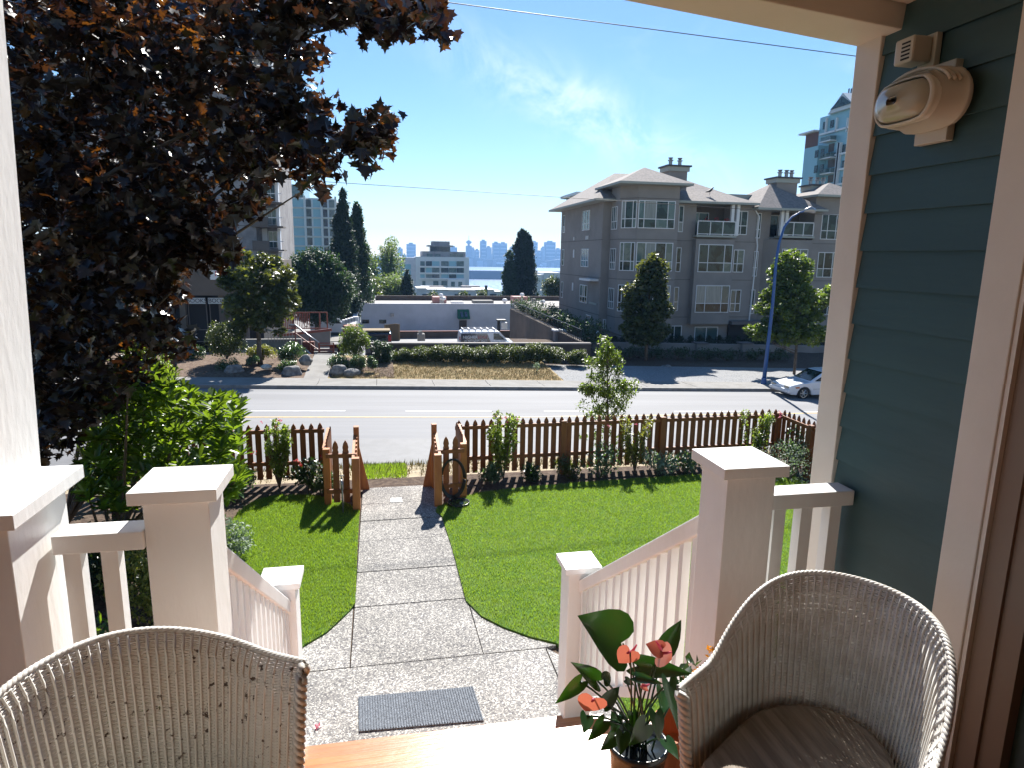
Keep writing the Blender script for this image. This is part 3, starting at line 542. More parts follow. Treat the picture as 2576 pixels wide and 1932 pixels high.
def rope(path, R, r, pitch, n=3, k=5):
    P = np.array(path); seg = np.linalg.norm(np.diff(P, axis=0), axis=1); s = np.concatenate([[0], np.cumsum(seg)]); m = max(20, int(s[-1]/pitch*9)); q = np.linspace(0, s[-1], m)
    C = np.stack([np.interp(q, s, P[:, i]) for i in range(3)], 1); d = np.gradient(C, axis=0); d /= np.linalg.norm(d, axis=1, keepdims=True); up = np.where(np.abs(d[:, 2:3]) > .9, np.array([[1., 0, 0]]), np.array([[0, 0, 1.]])); a = np.cross(d, up); a /= np.linalg.norm(a, axis=1, keepdims=True); c = np.cross(a, d)
    out = [C+(a*np.cos(q/pitch*2*np.pi+2*np.pi*h/n)[:, None]+c*np.sin(q/pitch*2*np.pi+2*np.pi*h/n)[:, None])*R for h in range(n)]
    return strips(np.array(out), r, k)
NST = 60
def chair_mesh():
    A_ = CP['A']; ths = np.linspace(-A_, A_, NST)
    rows = 128; paths = []
    tt = np.linspace(-A_, A_, NST*2-1); par = np.cos(np.arange(len(tt))*math.pi/2*2/1)  # crosses every stake
    for k in range(rows):
        f = (k+.5)/rows; off = .0020*np.where(np.arange(len(tt)) % 2 == 0, 1, 0)*(1-2*((np.arange(len(tt))//2+k) % 2)); paths.append(wall(tt, np.full(len(tt), f)+rng.normal(0, .0006), off))
    V1, F1 = strips(np.array(paths), .0034, 4)
    fs = np.linspace(0, 1, 22); st_ = np.array([wall(np.full(22, t), fs, -.0045) for t in ths]); V2, F2 = strips(st_, .0040, 4)
    return (V1, F1), (V2, F2)
def xf(V, loc, a): c, s = math.cos(a), math.sin(a); return V@np.array([[c, s, 0], [-s, c, 0], [0, 0, 1]])+np.array(loc)
def wicker_chair(loc, a, label, wmat, cushion=True, **kw):
    CP.update(kw); A_ = CP['A']; wv, skt = chair_mesh(); t = thing('wicker_chair', label, 'chair', loc, 'pair of white wicker tub chairs on the porch'); g = lambda V: xf(V, loc, a)
    npmesh('weave', g(wv[0]), wv[1], wmat, t); npmesh('stakes', g(skt[0]), skt[1], wmat, t, smooth=True)
    tt = np.linspace(-A_, A_, 90); V, Fq = rope(wall(tt, np.ones(90), .006)+np.array([0, 0, .004]), .0035, .0065, .04); npmesh('top_braid', g(V), Fq, M['wicker'], t, smooth=True)
    for sgn in (-1, 1):
        V, Fq = rope(wall(np.full(30, sgn*A_), np.linspace(0, 1, 30))+np.array([0, -.006, 0]), .009, .010, .06); npmesh('arm_braid', g(V), Fq, M['wicker'], t, smooth=True)
    tt = np.linspace(-A_, A_, 40); ring = wall(tt, np.full(40, .42), -.022)[:, :2]; ring = [(x*.97, y*.97) for x, y in ring]; ring = [ring[0]]+ring+[ring[-1]]; ring[0] = (ring[1][0]*.9, ring[1][1]-.03); ring[-1] = (ring[-2][0]*.9, ring[-2][1]-.03)
    def slab(zs_, nm, m, sc=1.0):
        V = []; k = len(ring)
        for z, s in zs_: V += [(x*s*sc, y*s*sc, z) for x, y in ring]
        Fc = [(i*k+j, i*k+(j+1) % k, (i+1)*k+(j+1) % k, (i+1)*k+j) for i in range(len(zs_)-1) for j in range(k)]+[tuple(range(k))[::-1], tuple((len(zs_)-1)*k+j for j in range(k))]
        return npmesh(nm, g(np.array(V)), Fc, m, t, smooth=False)
    slab([(.28, 1.0), (.30, 1.0)], 'seat_frame', M['wicker'])
    if cushion: slab([(.301, .96), (.315, 1.0), (.36, 1.0), (.382, .97), (.390, .90)], 'seat_cushion', M['cushion'])
    for x, y in ((-.20, -.2), (.20, -.2), (-.17, .16), (.17, .16)): MB().tube([g(np.array([[x, y, 0.0]]))[0], g(np.array([[x, y, .28]]))[0]], .017, 8).build('leg', M['wicker'], t, smooth=True)
    return t
CHR = (1.12, 1.374, DZ); CHL = (-.525, 1.419, DZ)
wicker_chair(CHR, -.984, 'wicker chair with a brown cushion in front of the blue siding, beside the anthurium', M['wicker'])
wicker_chair(CHL, 1.063, 'wicker chair with worn peeling paint nearest the boxed column, lit on its left side', M['worn'], False, A=1.937, hb=.758, ha=.638, w=.357, d=.31, p=1.235)

# ================================================================= ANTHURIUM
def heart():
    o = [(.0, 0), (-.14, .16), (-.20, .30), (-.12, .43), (.06, .50), (.28, .47), (.52, .36), (.76, .19), (1.0, 0)]
    v = [(x, y, .13*y-.22*max(0, x-.45)**2-.03) for x, y in o]; lo = [(x, -y, z) for x, y, z in v[1:-1]][::-1]; ring = v+lo; n = len(ring)
    mid = [(.12, 0, -.03), (.42, 0, -.045), (.72, 0, -.05)]; V = ring+mid; Fh = []; m0, m1, m2 = n, n+1, n+2
    up = [0, 1, 2, 3, 4, 5, 6, 7, 8]; 
    def fan(idx, flip):
        a = [(idx[0], idx[1], m0), (idx[1], idx[2], m0), (idx[2], idx[3], m0), (idx[3], idx[4], m0), (m0, idx[4], m1), (idx[4], idx[5], m1), (m1, idx[5], m2), (idx[5], idx[6], m2), (idx[6], idx[7], m2), (idx[7], idx[8], m2)]
        return [q[::-1] for q in a] if flip else a
    lo_idx = [0]+[n-i for i in range(1, 8)]+[8]
    return V, fan(up, True)+fan(lo_idx, False)
HV, HF = heart()
def heartmesh(nm, m):
    me = bpy.data.meshes.new(nm); bm = bmesh.new(); vs = [bm.verts.new(v) for v in HV]; [bm.faces.new([vs[i] for i in f]) for f in HF]; bmesh.ops.subdivide_edges(bm, edges=bm.edges[:], cuts=1, smooth=.6, use_grid_fill=True); bm.to_mesh(me); bm.free(); me.materials.append(m); me.polygons.foreach_set('use_smooth', [True]*len(me.polygons)); return me
HM = heartmesh('heart_leaf', M['anthurium_leaf']); HS = heartmesh('spathe', M['spathe'])
def frame(b, tip, nrm):
    b, tip, nrm = Vector(b), Vector(tip), Vector(nrm); x = tip-b; ln = x.length; x.normalize(); y = Vector(nrm).cross(x).normalized(); z = x.cross(y)
    return ln, Matrix(((x.x, y.x, z.x), (x.y, y.y, z.y), (x.z, y.z, z.z)))
def placeleaf(nm, me, root, b, tip, nrm, sc=1, wid=1.0):
    ln, R = frame(b, tip, nrm); o = bpy.data.objects.new(nm, me); COL.objects.link(o); o.parent = root
    o.matrix_local = Matrix.Translation(Vector(b)-Vector(ORG[root.name])) @ (R @ Matrix.Diagonal((ln*sc, ln*sc*wid, ln*sc))).to_4x4(); return o
PC = np.array([.745, 1.66, DZ]); an = thing('anthurium', 'potted anthurium with glossy heart leaves and pink red flowers beside the right wicker chair', 'plant', tuple(PC))
MB().lathe(PC, [(.062, 0), (.068, .03), (.082, .20), (.088, .245), (.092, .25), (.092, .268), (.084, .268), (.078, .25)], 24).build('pot', M['pot'], an, smooth=True)
MB().lathe(PC+np.array([0, 0, .235]), [(.076, 0), (.074, .01), (.01, .014)], 16).build('potting_soil', M['soil'], an)
q4 = lambda x, y, Y: aty(1350+x/2.765, 1350+y/2.765, Y)
LV = [((600, 745), (300, 540), 1.78, 1.70, 1.25), ((888, 790), (1028, 560), 1.80, 1.86, .9), ((425, 1010), (250, 870), 1.66, 1.60, .6), ((470, 1000), (530, 945), 1.64, 1.7, .9), ((305, 1015), (115, 1185), 1.62, 1.60, .75), ((475, 1165), (600, 1030), 1.60, 1.66, .8),
      ((700, 900), (1120, 960), 1.70, 1.60, .65), ((925, 1015), (1012, 1390), 1.62, 1.5, .7), ((600, 1375), (585, 1545), 1.50, 1.46, 1.15), ((350, 1250), (330, 1380), 1.6, 1.55, 1.2), ((470, 1290), (350, 1440), 1.6, 1.56, .8), ((665, 1230), (690, 1380), 1.58, 1.55, .9),
      ((650, 1290), (800, 1400), 1.64, 1.6, 1.0), ((830, 1230), (860, 1450), 1.58, 1.52, .9), ((560, 1240), (520, 1400), 1.66, 1.60, .9), ((760, 1310), (640, 1470), 1.55, 1.5, 1.0), ((900, 1420), (1000, 1560), 1.56, 1.5, 1.0), ((880, 1070), (880, 1260), 1.7, 1.6, .8), ((620, 1000), (690, 1040), 1.7, 1.7, .8), ((1000, 1060), (1080, 1250), 1.66, 1.6, .8), ((690, 980), (900, 1030), 1.64, 1.58, .5), ((540, 1400), (440, 1500), 1.53, 1.5, 1)]
def stem(b, nm='petiole', r=.0032, m='anthurium_leaf'):
    s = PC+np.array([rng.normal(0, .02), rng.normal(0, .02), .24]); b = np.array(b); mid = s*.45+b*.55+np.array([(s[0]-b[0])*.25, (s[1]-b[1])*.25, .02]); ts = np.linspace(0, 1, 8)[:, None]
    MB().tube(s*(1-ts)**2+2*mid*ts*(1-ts)+b*ts**2, r, 5).build(nm, M[m], an, smooth=True)
for i, (b, t_, yb, yt, wd) in enumerate(LV):
    B, T = q4(*b, yb), q4(*t_, yt); nn = Vector((.15, -.75, .55)) if i not in (4, 1) else Vector((-.2, -.8, .3)); placeleaf('leaf', HM, an, B, T, nn, .92, (.62 if i < 8 else .72)*min(wd, 1.25)); stem(B)
for i, (b, t_, Y, wd) in enumerate([((395, 1130), (330, 1245), 1.54, 1.45), ((868, 790), (745, 745), 1.6, 1.35), ((862, 815), (965, 870), 1.605, 1.2), ((650, 800), (560, 905), 1.62, 1.2), ((735, 1040), (790, 1090), 1.62, .6), ((650, 815), (700, 770), 1.66, .3)]):
    B, T = q4(*b, Y), q4(*t_, Y+(.03 if i < 4 else 0)); s = placeleaf('spathe', HS, an, B, T, Vector((-.1, -.85, .4)), .9, wd*.8); stem(B, 'flower_stalk', .0028)
    d = np.array(T)-np.array(B); MB().tube([B, B+d*.25+np.array([0, -.012, .015]), B+d*.5+np.array([0, -.02, .03])], [.0045, .004, .002], 6).build('spadix', M['pinkflower'], an, smooth=True)
tp = thing('terracotta_pot', 'terracotta pot standing behind the anthurium, half hidden by the chair', 'flower pot', (.93, 1.72, DZ))
MB().lathe((.93, 1.74, DZ), [(.06, 0), (.085, .20), (.095, .20), (.097, .235), (.085, .235), (.07, .15)], 20).build('pot', M['terra'], tp, smooth=False)
c = np.array([.97, 1.76, DZ+.36]); v, f = clumps(ell_centers(c, (.09, .07, .11), 12), np.full(12, .035), 9, .045); npmesh('foliage', v, f, M['darkshrub_leaf'], tp)
v, f = clumps([c+np.array([.03, -.02, .13]), c+np.array([-.01, -.04, .07])], [.018, .015], 14, .02); npmesh('blossom', v, f, M['yellowflower'], tp)

# doormat, paper, fallen petals -----------------------------------------
dm = thing('doormat', 'dark grey ribbed doormat lying on the aggregate slab at the foot of the stairs', 'doormat', (.22, 4.49, .003))
mt = [atz(x, y, .003)[:2] for x, y in ((903, 1844), (1217, 1816), (1190, 1731), (902, 1757))]; MB().prism([tuple(p) for p in mt], .003, .014).build('base', M['mat'], dm)
a0, b0, c0, d0 = [np.array(p) for p in mt]; mb = MB()
for i in range(46):
    t = (i+.5)/46; p = a0*(1-t)+b0*t; q = d0*(1-t)+c0*t; mb.tube([(*(p*.985+q*.015), .0165), (*(q*.985+p*.015), .0165)], .0042, 4)
mb.build('ribs', M['mat'], dm)
pp = [atz(x, y, .012)[:2] for x, y in ((983, 1264), (1012, 1263), (1010, 1253), (983, 1254))]
tag(MB().prism([tuple(p) for p in pp], .004, .010).build('white_paper', M['paper']), 'small white card lying on the path just inside the gate', 'card')
v, f = clumps([atz(799, 1828, .02)], [.018], 16, .022, squash=.4); tag(npmesh('fallen_petals', v, f, M['pinkflower']), 'small pink petals fallen on the ground beside the left wicker chair', 'petals')

# ================================================================= PICKET FENCE
def picket_mesh(h, w=.082, t=.018):
    pr = [(-w/2, 0), (w/2, 0), (w/2, h-.155), (w*.40, h-.135), (w*.49, h-.10), (w*.34, h-.045), (0, h), (-w*.34, h-.045), (-w*.49, h-.10), (-w*.40, h-.135), (-w/2, h-.155)]; n = len(pr)
    me = bpy.data.meshes.new('picket'); me.from_pydata([(x, -t/2, z) for x, z in pr]+[(x, t/2, z) for x, z in pr], [], [tuple(range(n)), tuple(range(n, 2*n))[::-1]]+[((i+1) % n, i, n+i, n+(i+1) % n) for i in range(n)]); me.materials.append(M['cedar']); return me
PK = picket_mesh(.87)
def fence(name, label, p0, p1, n, zb=.05, h=1.0, posts=(), side=-1, group='stained cedar picket fence around the front garden', rails=(.30, .79), pk=None, ph=.85):
    p0, p1 = np.array(p0, float), np.array(p1, float); t = thing(name, label, 'fence', (*((p0+p1)/2), 0), group); d = (p1-p0); ln = np.hypot(*d); d /= ln; nrm = np.array([-d[1], d[0]])*side; a = math.atan2(d[1], d[0])
    for i in range(n):
        q = p0+d*ln*(i+.5)/n; o = link('picket', pk or PK, t, (q[0], q[1], zb+random.uniform(-.006, .006))); o.rotation_euler = (0, 0, a+random.uniform(-.01, .01)); o.scale = (1, 1, h)
    for z in rails: MB().obox(p0+nrm*.030, p1+nrm*.030, .036, z-.028, z+.028).build('rail', M['cedar'], t)
    for s in posts: q = p0+d*ln*s+nrm*.035; MB().obox(q-d*.045, q+d*.045, .09, -.03, ph).build('post', M['cedar'], t, bevel=.004)
    return t
fence('picket_fence', 'long brown picket fence behind the large lawn, right of the gate', (1.08, 9.78), (6.62, 9.84), 44, posts=(.01, .31, .615, .995), h=.985)
fence('picket_fence', 'brown picket fence from the rhododendron to the gate, left side', (-3.9, 10.0), (-.86, 9.9), 24, posts=(.02, .5), h=.98)
fence('picket_fence', 'short picket fence running towards the house at the right end of the garden', (6.66, 9.80), (6.66, 7.2), 20, posts=(.33, .9), h=.985, side=-1)
def gate_side(sx, label, sgn):
    t = thing('gate_surround', label, 'fence', (sx[0], 9.1, 0), 'cedar gate surrounds either side of the path'); xi, xo = sx
    # front wing of two pickets between the gate post and the return post
    for k in (.34, .68): q = xi+(xo-xi)*k; link('picket', PK, t, (q, 8.80, .06))
    for z in (.72, .22): MB().obox((xi, 8.77), (xo, 8.80), .036, z-.028, z+.028).build('rail', M['cedar'], t)
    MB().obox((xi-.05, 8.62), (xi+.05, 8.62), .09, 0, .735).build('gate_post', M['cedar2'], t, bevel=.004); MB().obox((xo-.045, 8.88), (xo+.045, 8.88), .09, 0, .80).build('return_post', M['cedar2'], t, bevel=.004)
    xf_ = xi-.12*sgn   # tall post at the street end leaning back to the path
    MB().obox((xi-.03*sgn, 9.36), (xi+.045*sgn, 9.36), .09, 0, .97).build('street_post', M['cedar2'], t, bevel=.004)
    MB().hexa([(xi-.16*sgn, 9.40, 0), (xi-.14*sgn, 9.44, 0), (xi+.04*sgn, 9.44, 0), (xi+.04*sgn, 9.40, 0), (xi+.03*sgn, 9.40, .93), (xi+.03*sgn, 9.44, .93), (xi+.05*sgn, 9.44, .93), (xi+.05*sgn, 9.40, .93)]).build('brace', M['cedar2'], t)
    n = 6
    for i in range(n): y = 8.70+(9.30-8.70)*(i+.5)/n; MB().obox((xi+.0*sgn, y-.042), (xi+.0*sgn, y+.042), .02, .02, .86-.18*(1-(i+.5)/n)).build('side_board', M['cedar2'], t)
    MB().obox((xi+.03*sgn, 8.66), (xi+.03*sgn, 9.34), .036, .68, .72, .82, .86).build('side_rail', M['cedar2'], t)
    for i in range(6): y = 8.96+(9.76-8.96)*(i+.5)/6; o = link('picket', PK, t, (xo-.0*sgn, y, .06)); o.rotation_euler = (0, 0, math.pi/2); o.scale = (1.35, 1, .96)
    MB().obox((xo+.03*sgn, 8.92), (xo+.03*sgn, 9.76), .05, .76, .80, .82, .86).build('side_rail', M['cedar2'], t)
gate_side((.72, 1.10), 'cedar gate surround right of the path with a hose hanging inside it', 1)
gate_side((-.37, -.76), 'cedar gate surround left of the path with a standpipe in front of it', -1)
hs = thing('garden_hose', 'black coiled hose hanging on the right gate surround', 'hose', (.92, 8.74, .1)); mb = MB()
for k in range(4): mb.tube([(.93+(.15+.008*k)*math.cos(t), 8.70-.012*k, .36+(.26+.008*k)*math.sin(t)) for t in np.linspace(0, 6.2, 30)], .011, 6)
mb.build('coil', M['black'], hs, smooth=True)
tag(MB().lathe((1.0, 8.60, 0.004), [(.13, 0), (.15, .02), (.155, .045), (.145, .045), (.12, .02)], 20).build('saucer', M['pot'], smooth=True), 'dark plastic saucer on the soil below the coiled hose', 'saucer')
sp_ = thing('standpipe', 'slim grey garden standpipe in front of the left gate wing', 'tap', (-.545, 8.52, 0)); MB().tube([(-.545, 8.52, 0), (-.545, 8.52, .50)], .011, 8).build('pipe', M['metal'], sp_, smooth=True); MB().tube([(-.545, 8.52, .47), (-.545, 8.44, .49), (-.545, 8.40, .45)], .013, 8).build('spout', M['metal'], sp_, smooth=True); MB().box(-.575, -.515, 8.515, 8.525, .52, .535).build('handle', M['metal'], sp_); MB().tube([(-.545, 8.52, .34), (-.545, 8.52, .44)], .02, 8).build('valve', M['metal'], sp_, smooth=True)
sf = thing('board_fence', 'brown vertical board fence in the shade behind the rhododendron', 'fence', (-3.6, 6.5, 0))
for i in range(26): y = 3.6+i*.155; MB().obox((-4.1+.16*i*.155, y), (-4.1+.16*(i+1)*.155-.01, y+.147), .02, -.02, 1.05+.02*(i % 3)).build('board', M['cedar2'], sf)
MB().obox((-4.04, 3.6), (-3.42, 7.6), .03, .78, .86).build('rail', M['cedar2'], sf)

# ================================================================= GARDEN PLANTS
def rose(px, py_top, Y, w, label, cat='rose bush', fl=6, lm='rose_leaf', per=110, fm='pinkflower', n=22, size=.055):
    top = aty(px, py_top, Y); b = (top[0]+.02, Y, -.01); t = thing('rose_bush', label, cat, b, 'climbing roses along the picket fence'); H = top[2]; cs = []; mb = MB()
    for i in range(7):
        a = rng.uniform(0, 6.28); e = np.array([top[0]+w*.45*math.cos(a), Y-.05+.12*math.sin(a), H*rng.uniform(.65, 1.0)]); m = (np.array(b)+e)/2+np.array([rng.normal(0, .03), rng.normal(0, .03), 0]); mb.tube([b, m, e], [.012, .009, .004], 5); 
        for s in np.linspace(.35, 1, 5): cs.append(np.array(b)*(1-s)+e*s+rng.normal(0, .03, 3))
    mb.build('stems', M['trunk'], t); cs = np.array(cs); v, f = clumps(cs, np.full(len(cs), w*.16), per*.5, size, squash=1.2); npmesh('leaves', v, f, M[lm], t)
    for i in range(fl):
        c = cs[rng.integers(len(cs))]+np.array([rng.normal(0, .03), -.04, .05]) if i > fl//2 else np.array([top[0]+rng.normal(0, w*.4), Y-.04, H*rng.uniform(.88, 1.03)]); v, f = clumps([c], [.018], 12, .028); npmesh('blossom', v, f, M[fm], t)
rose(1265, 1040, 9.62, .42, 'tall rose bush with pink blooms just right of the gate', fl=7)
rose(1600, 1062, 9.62, .48, 'yellow green rose bush against the middle of the long picket fence', lm='yellow_leaf', fl=5, size=.045)
rose(1900, 1035, 9.66, .50, 'leafy green rose bush near the corner post of the fence', fl=4, n=30, size=.045)
rose(690, 1058, 9.7, .34, 'thin rose bush with pink tips in front of the left picket fence', fl=6)
def low(px, py, Yb, rad, label, lm='bed_leaf', n=16, per=46, size=.06, cat='plant', name='bed_plant', group='low plants in the flower bed below the fence', tmpl=LEAF):
    p = atz(px, py, 0) if Yb is None else np.array([aty(px, py, Yb)[0], Yb, 0]); return bush(name, label, (p[0], p[1], 0), rad, n, per, size, lm, group, cat, tmpl=tmpl, ncr=.38)
low(780, 1235, 9.5, (.28, .2, .30), 'dark leafy bush with red flowers left of the gate surround', 'darkshrub_leaf', n=16, size=.06)
for i, (x, y, z) in enumerate([(745, 1160, .35), (757, 1170, .30), (640, 1140, .45), (812, 1150, .42)]):
    p = aty(x, y, 9.35); v, f = clumps([p], [.03], 14, .035); tag(npmesh('red_blossom', v, f, M['redflower']), ['red bloom in front of the left fence, the left one of a close pair', 'red bloom in front of the left fence, the right one of a close pair', 'red bloom beside the thin rose bush on the left fence', 'red bloom next to the left gate surround'][i], 'flower', 'red blooms by the left fence')
specs = [(1230, 1225, .20, 'small pale leafed plant next to the right gate surround', 'bed_leaf'), (1435, 1205, .26, 'reddish leafed plant at the foot of the fence between the first two roses', 'maple_street_leaf'), (1510, 1205, .36, 'broad leafed green plant at the fence foot left of the yellow green rose', 'bed_leaf'), (1660, 1190, .32, 'silvery green plant at the fence foot right of the yellow green rose', 'silver_leaf'), (1720, 1185, .30, 'green plant at the fence foot just left of the big newel cap', 'bed_leaf'), (1335, 1220, .18, 'low dark plant under the tall pink rose', 'darkshrub_leaf'), (600, 1222, .28, 'low trailing plant under the left fence by the rhododendron', 'bed_leaf'), (820, 1225, .20, 'low plant at the foot of the left return post', 'bed_leaf')]
for x, y, r, lb, lm in specs: low(x, y, 9.45, (r*1.1, r*.7, r*.75), lb, lm, n=14, size=.055)
low(1985, 1175, 8.9, (.62, .5, .30), 'wide silvery lavender bush at the corner of the fence', 'silver_leaf', n=40, per=40, size=.035, cat='lavender', name='lavender_bush')
low(2010, 1110, 9.3, (.32, .3, .42), 'upright green perennial behind the lavender bush', 'bed_leaf', n=20, size=.06)
p = aty(2077, 1149, 8.2); v, f = clumps([p], [.045], 20, .045); mb = MB(); t = thing('orange_lily', 'single orange flower in front of the right fence return', 'flower', (p[0], p[1], 0)); npmesh('bloom', v, f, M['yellowflower'], t); mb.tube([(p[0], p[1], 0), tuple(p)], .006, 5); mb.build('stem', M['bed_leaf'], t)
low(575, 1290, 7.4, (.30, .25, .22), 'small silvery plant at the left edge of the left lawn', 'silver_leaf', n=14, size=.05)
# leafy plants seen through the left porch railing
bush('variegated_shrub', 'yellow variegated shrub seen between the left railing balusters', (*atz(385, 1470, .35)[:2], 0), (.42, .42, .42), 46, 70, .045, 'yellow_leaf')
bush('dark_shrub', 'dark shrub in the shade beneath the boxed column', (*atz(290, 1400, .35)[:2], 0), (.45, .5, .38), 40, 60, .055, 'darkshrub_leaf')
bush('broadleaf_plant', 'bright green broad leafed plant at the foot of the porch railing', (*atz(262, 1590, .45)[:2], 0), (.16, .16, .30), 12, 10, .12, 'rhodo_leaf', tmpl=LONG)

def polypts(poly, n, Y0, Y1, k=1.1646):
    P = np.array(poly)*k; out = []
    while len(out) < n:
        q = rng.uniform(P.min(0), P.max(0), (n*3, 2)); q = q[inside(P, q)]
        for x, y in q[:n-len(out)]: out.append(aty(x, y, rng.uniform(Y0, Y1)))
    return np.array(out)
# rhododendron: whorls of long leaves
def whorl():
    V, Fq = [], []
    for i in range(9):
        a = i*2.4; el = .25+.09*i; c, s = math.cos(a), math.sin(a); k = len(V); 
        for x, y, z in LONG[0]:
            xx = x*math.cos(el)-z*math.sin(el); zz_ = x*math.sin(el)+z*math.cos(el); V.append((c*xx-s*y*1.25, s*xx+c*y*1.25, zz_))
        Fq += [tuple(j+k for j in q) for q in LONG[1]]
    return np.array(V), np.array(Fq)
WH = whorl()
rh = thing('rhododendron', 'large rhododendron with bright green whorled leaves beside the left fence', 'shrub', (-3.0, 7.6, 0))
rp = [(345, 800), (300, 830), (240, 870), (225, 930), (175, 985), (165, 1040), (200, 1110), (440, 1110), (515, 1075), (528, 990), (515, 925), (525, 880), (480, 850), (440, 860), (400, 835)]
cs = polypts(rp, 560, 6.2, 9.2); cs = cs[cs[:, 2] > .08]; k = len(cs)
v, f = scatter(WH[0], WH[1], cs, rotmats(k, tilt=.45), .15*rng.uniform(.75, 1.15, k)); npmesh('foliage', v, f, M['rhodo_leaf'], rh)
cs2 = polypts([(400, 840), (330, 830), (300, 870), (400, 900), (520, 960), (520, 880)], 60, 6.1, 6.9); mb = MB()
lm_ = bpy.data.meshes.new('rhododendron_leaf'); lm_.from_pydata([(x, y*1.25, z) for x, y, z in LONG[0]], [], [tuple(q) for q in LONG[1]]); lm_.materials.append(M['rhodo_leaf'])
for i in range(280):
    c = cs2[i//5 % 56]; a = (i % 5)*1.256+i*.3; d = Vector((math.cos(a), math.sin(a), .75+.25*math.sin(i))); o = bpy.data.objects.new('leaf', lm_); COL.objects.link(o); o.parent = rh; _, Rm = frame((0, 0, 0), d, Vector((-d.x, -d.y, 1.2))); o.matrix_local = Matrix.Translation(Vector(c-ORG[rh.name])) @ (Rm*.155).to_4x4()
for i in range(26): e = cs[rng.integers(len(cs))]; mb.tube([(-3.0+rng.normal(0, .1), 7.6+rng.normal(0, .1), 0), ((-3+e[0])/2, (7.6+e[1])/2, e[2]*.35), tuple(e)], [.03, .02, .008], 5)
mb.build('branches', M['trunk'], rh)
up = [(300, 740), (250, 800), (180, 840), (150, 900), (230, 905), (300, 880), (370, 850), (375, 770)]
t = thing('leafy_shrub', 'tall shrub with narrow drooping leaves above the rhododendron, under the purple maple', 'shrub', (-3.9, 8.6, 0)); cs = polypts(up, 150, 7.6, 9.2); v, f = clumps(cs, np.full(len(cs), .13), 16, .085, LONG, tilt=1.2); v2 = v; npmesh('foliage', v, f, M['street_leaf'], t)
mb = MB(); [mb.tube([(-3.9, 8.6, 0), tuple((cs[i]+np.array([-3.9, 8.6, 0]))/2), tuple(cs[i])], [.025, .016, .005], 5) for i in range(0, 60, 4)]; mb.build('branches', M['trunk'], t)

# ================================================================= PURPLE MAPLE
mp_t = thing('purple_maple', 'large purple leaved maple filling the upper left, its boughs hanging over the garden', 'tree', (-4.3, 8.0, 0))
PA = [(15, -20), (590, -10), (640, 40), (700, 100), (690, 125), (650, 150), (650, 180), (700, 215), (760, 245), (815, 232), (870, 232), (875, 250), (840, 280), (825, 310), (790, 335), (775, 365), (740, 335), (715, 370), (712, 425), (690, 430), (650, 395), (590, 365), (560, 420), (535, 455), (505, 445), (465, 470), (500, 540), (500, 565), (455, 575), (425, 565), (395, 600), (375, 650), (370, 700), (395, 740), (345, 780), (310, 830), (230, 870), (140, 960), (60, 1000), (40, 900)]
PB = [(590, -4), (980, -4), (972, 25), (950, 75), (930, 60), (895, 40), (850, 50), (820, 62), (790, 45), (740, 25), (700, 65), (640, 40)]
P2 = [(440, 570), (520, 545), (470, 480), (420, 470), (300, 480), (230, 560), (300, 600), (380, 590)]
P3 = [(15, -30), (360, -30), (330, 300), (330, 560), (350, 700), (340, 780), (230, 860), (60, 980), (20, 500)]
cs = np.concatenate([polypts(PA, 520, 5.6, 8.6), polypts(PB, 60, 5.8, 7.2), polypts(P2, 50, 6.0, 7.5), polypts(P3, 300, 7.5, 10.0)]); cs = cs[cs[:, 2] > .3]
v, f = clumps(cs, np.full(len(cs), .17)*rng.uniform(.7, 1.3, len(cs)), 23, .088, MAPLE, tilt=1.25, shell=.25, squash=.9, sizevar=.3); npmesh('foliage', v, f, M['maple_leaf'], mp_t)
mlm = bpy.data.meshes.new('maple_leaf'); mlm.from_pydata(MAPLE[0].tolist(), [], [tuple(int(j) for j in q) for q in MAPLE[1]]); mlm.materials.append(M['maple_leaf'])
edge = np.concatenate([polypts([(x, y) for x, y in PA[2:27]]+[(600, 100)], 190, 5.3, 6.3), polypts(PB, 70, 5.4, 6.2), polypts(P2, 38, 5.6, 6.4)])
Rm = rotmats(len(edge), tilt=1.1)
for i, c in enumerate(edge): o = bpy.data.objects.new('leaf', mlm); COL.objects.link(o); o.parent = mp_t; o.matrix_local = Matrix.Translation(Vector(c-ORG[mp_t.name])) @ (Matrix(Rm[i].tolist())*float(rng.uniform(.075, .115))).to_4x4()
mb = MB(); tr = [(-4.3, 8.0, -.1), (-4.25, 7.95, 1.0), (-4.1, 7.8, 2.0), (-3.9, 7.6, 3.2), (-3.7, 7.4, 4.6), (-3.5, 7.2, 6.0)]; mb.tube(tr, [.19, .16, .145, .12, .09, .05], 10); mb.build('trunk', M['trunk'], mp_t, smooth=True); mb = MB()
for tgt, h in [((780/1, 330), 3), ((640, 420), 2), ((900, 20), 4), ((560, 120), 4), ((700, 250), 3), ((450, 540), 2), ((480, 250), 3), ((330, 400), 2), ((300, 150), 4), ((200, 600), 1), ((380, 620), 1), ((150, 300), 3), ((620, 300), 2), ((250, 760), 1)]:
    e = aty(tgt[0]*1.1646, tgt[1]*1.1646, 6.7); s = np.array(tr[h]); m = (s+e)/2+np.array([0, 0, .12]); mb.tube([s, s*.6+m*.4, m, (m+e)/2+rng.normal(0, .05, 3), e], [.05, .04, .026, .016, .006], 6)
mb.build('branches', M['trunk'], mp_t, smooth=True)
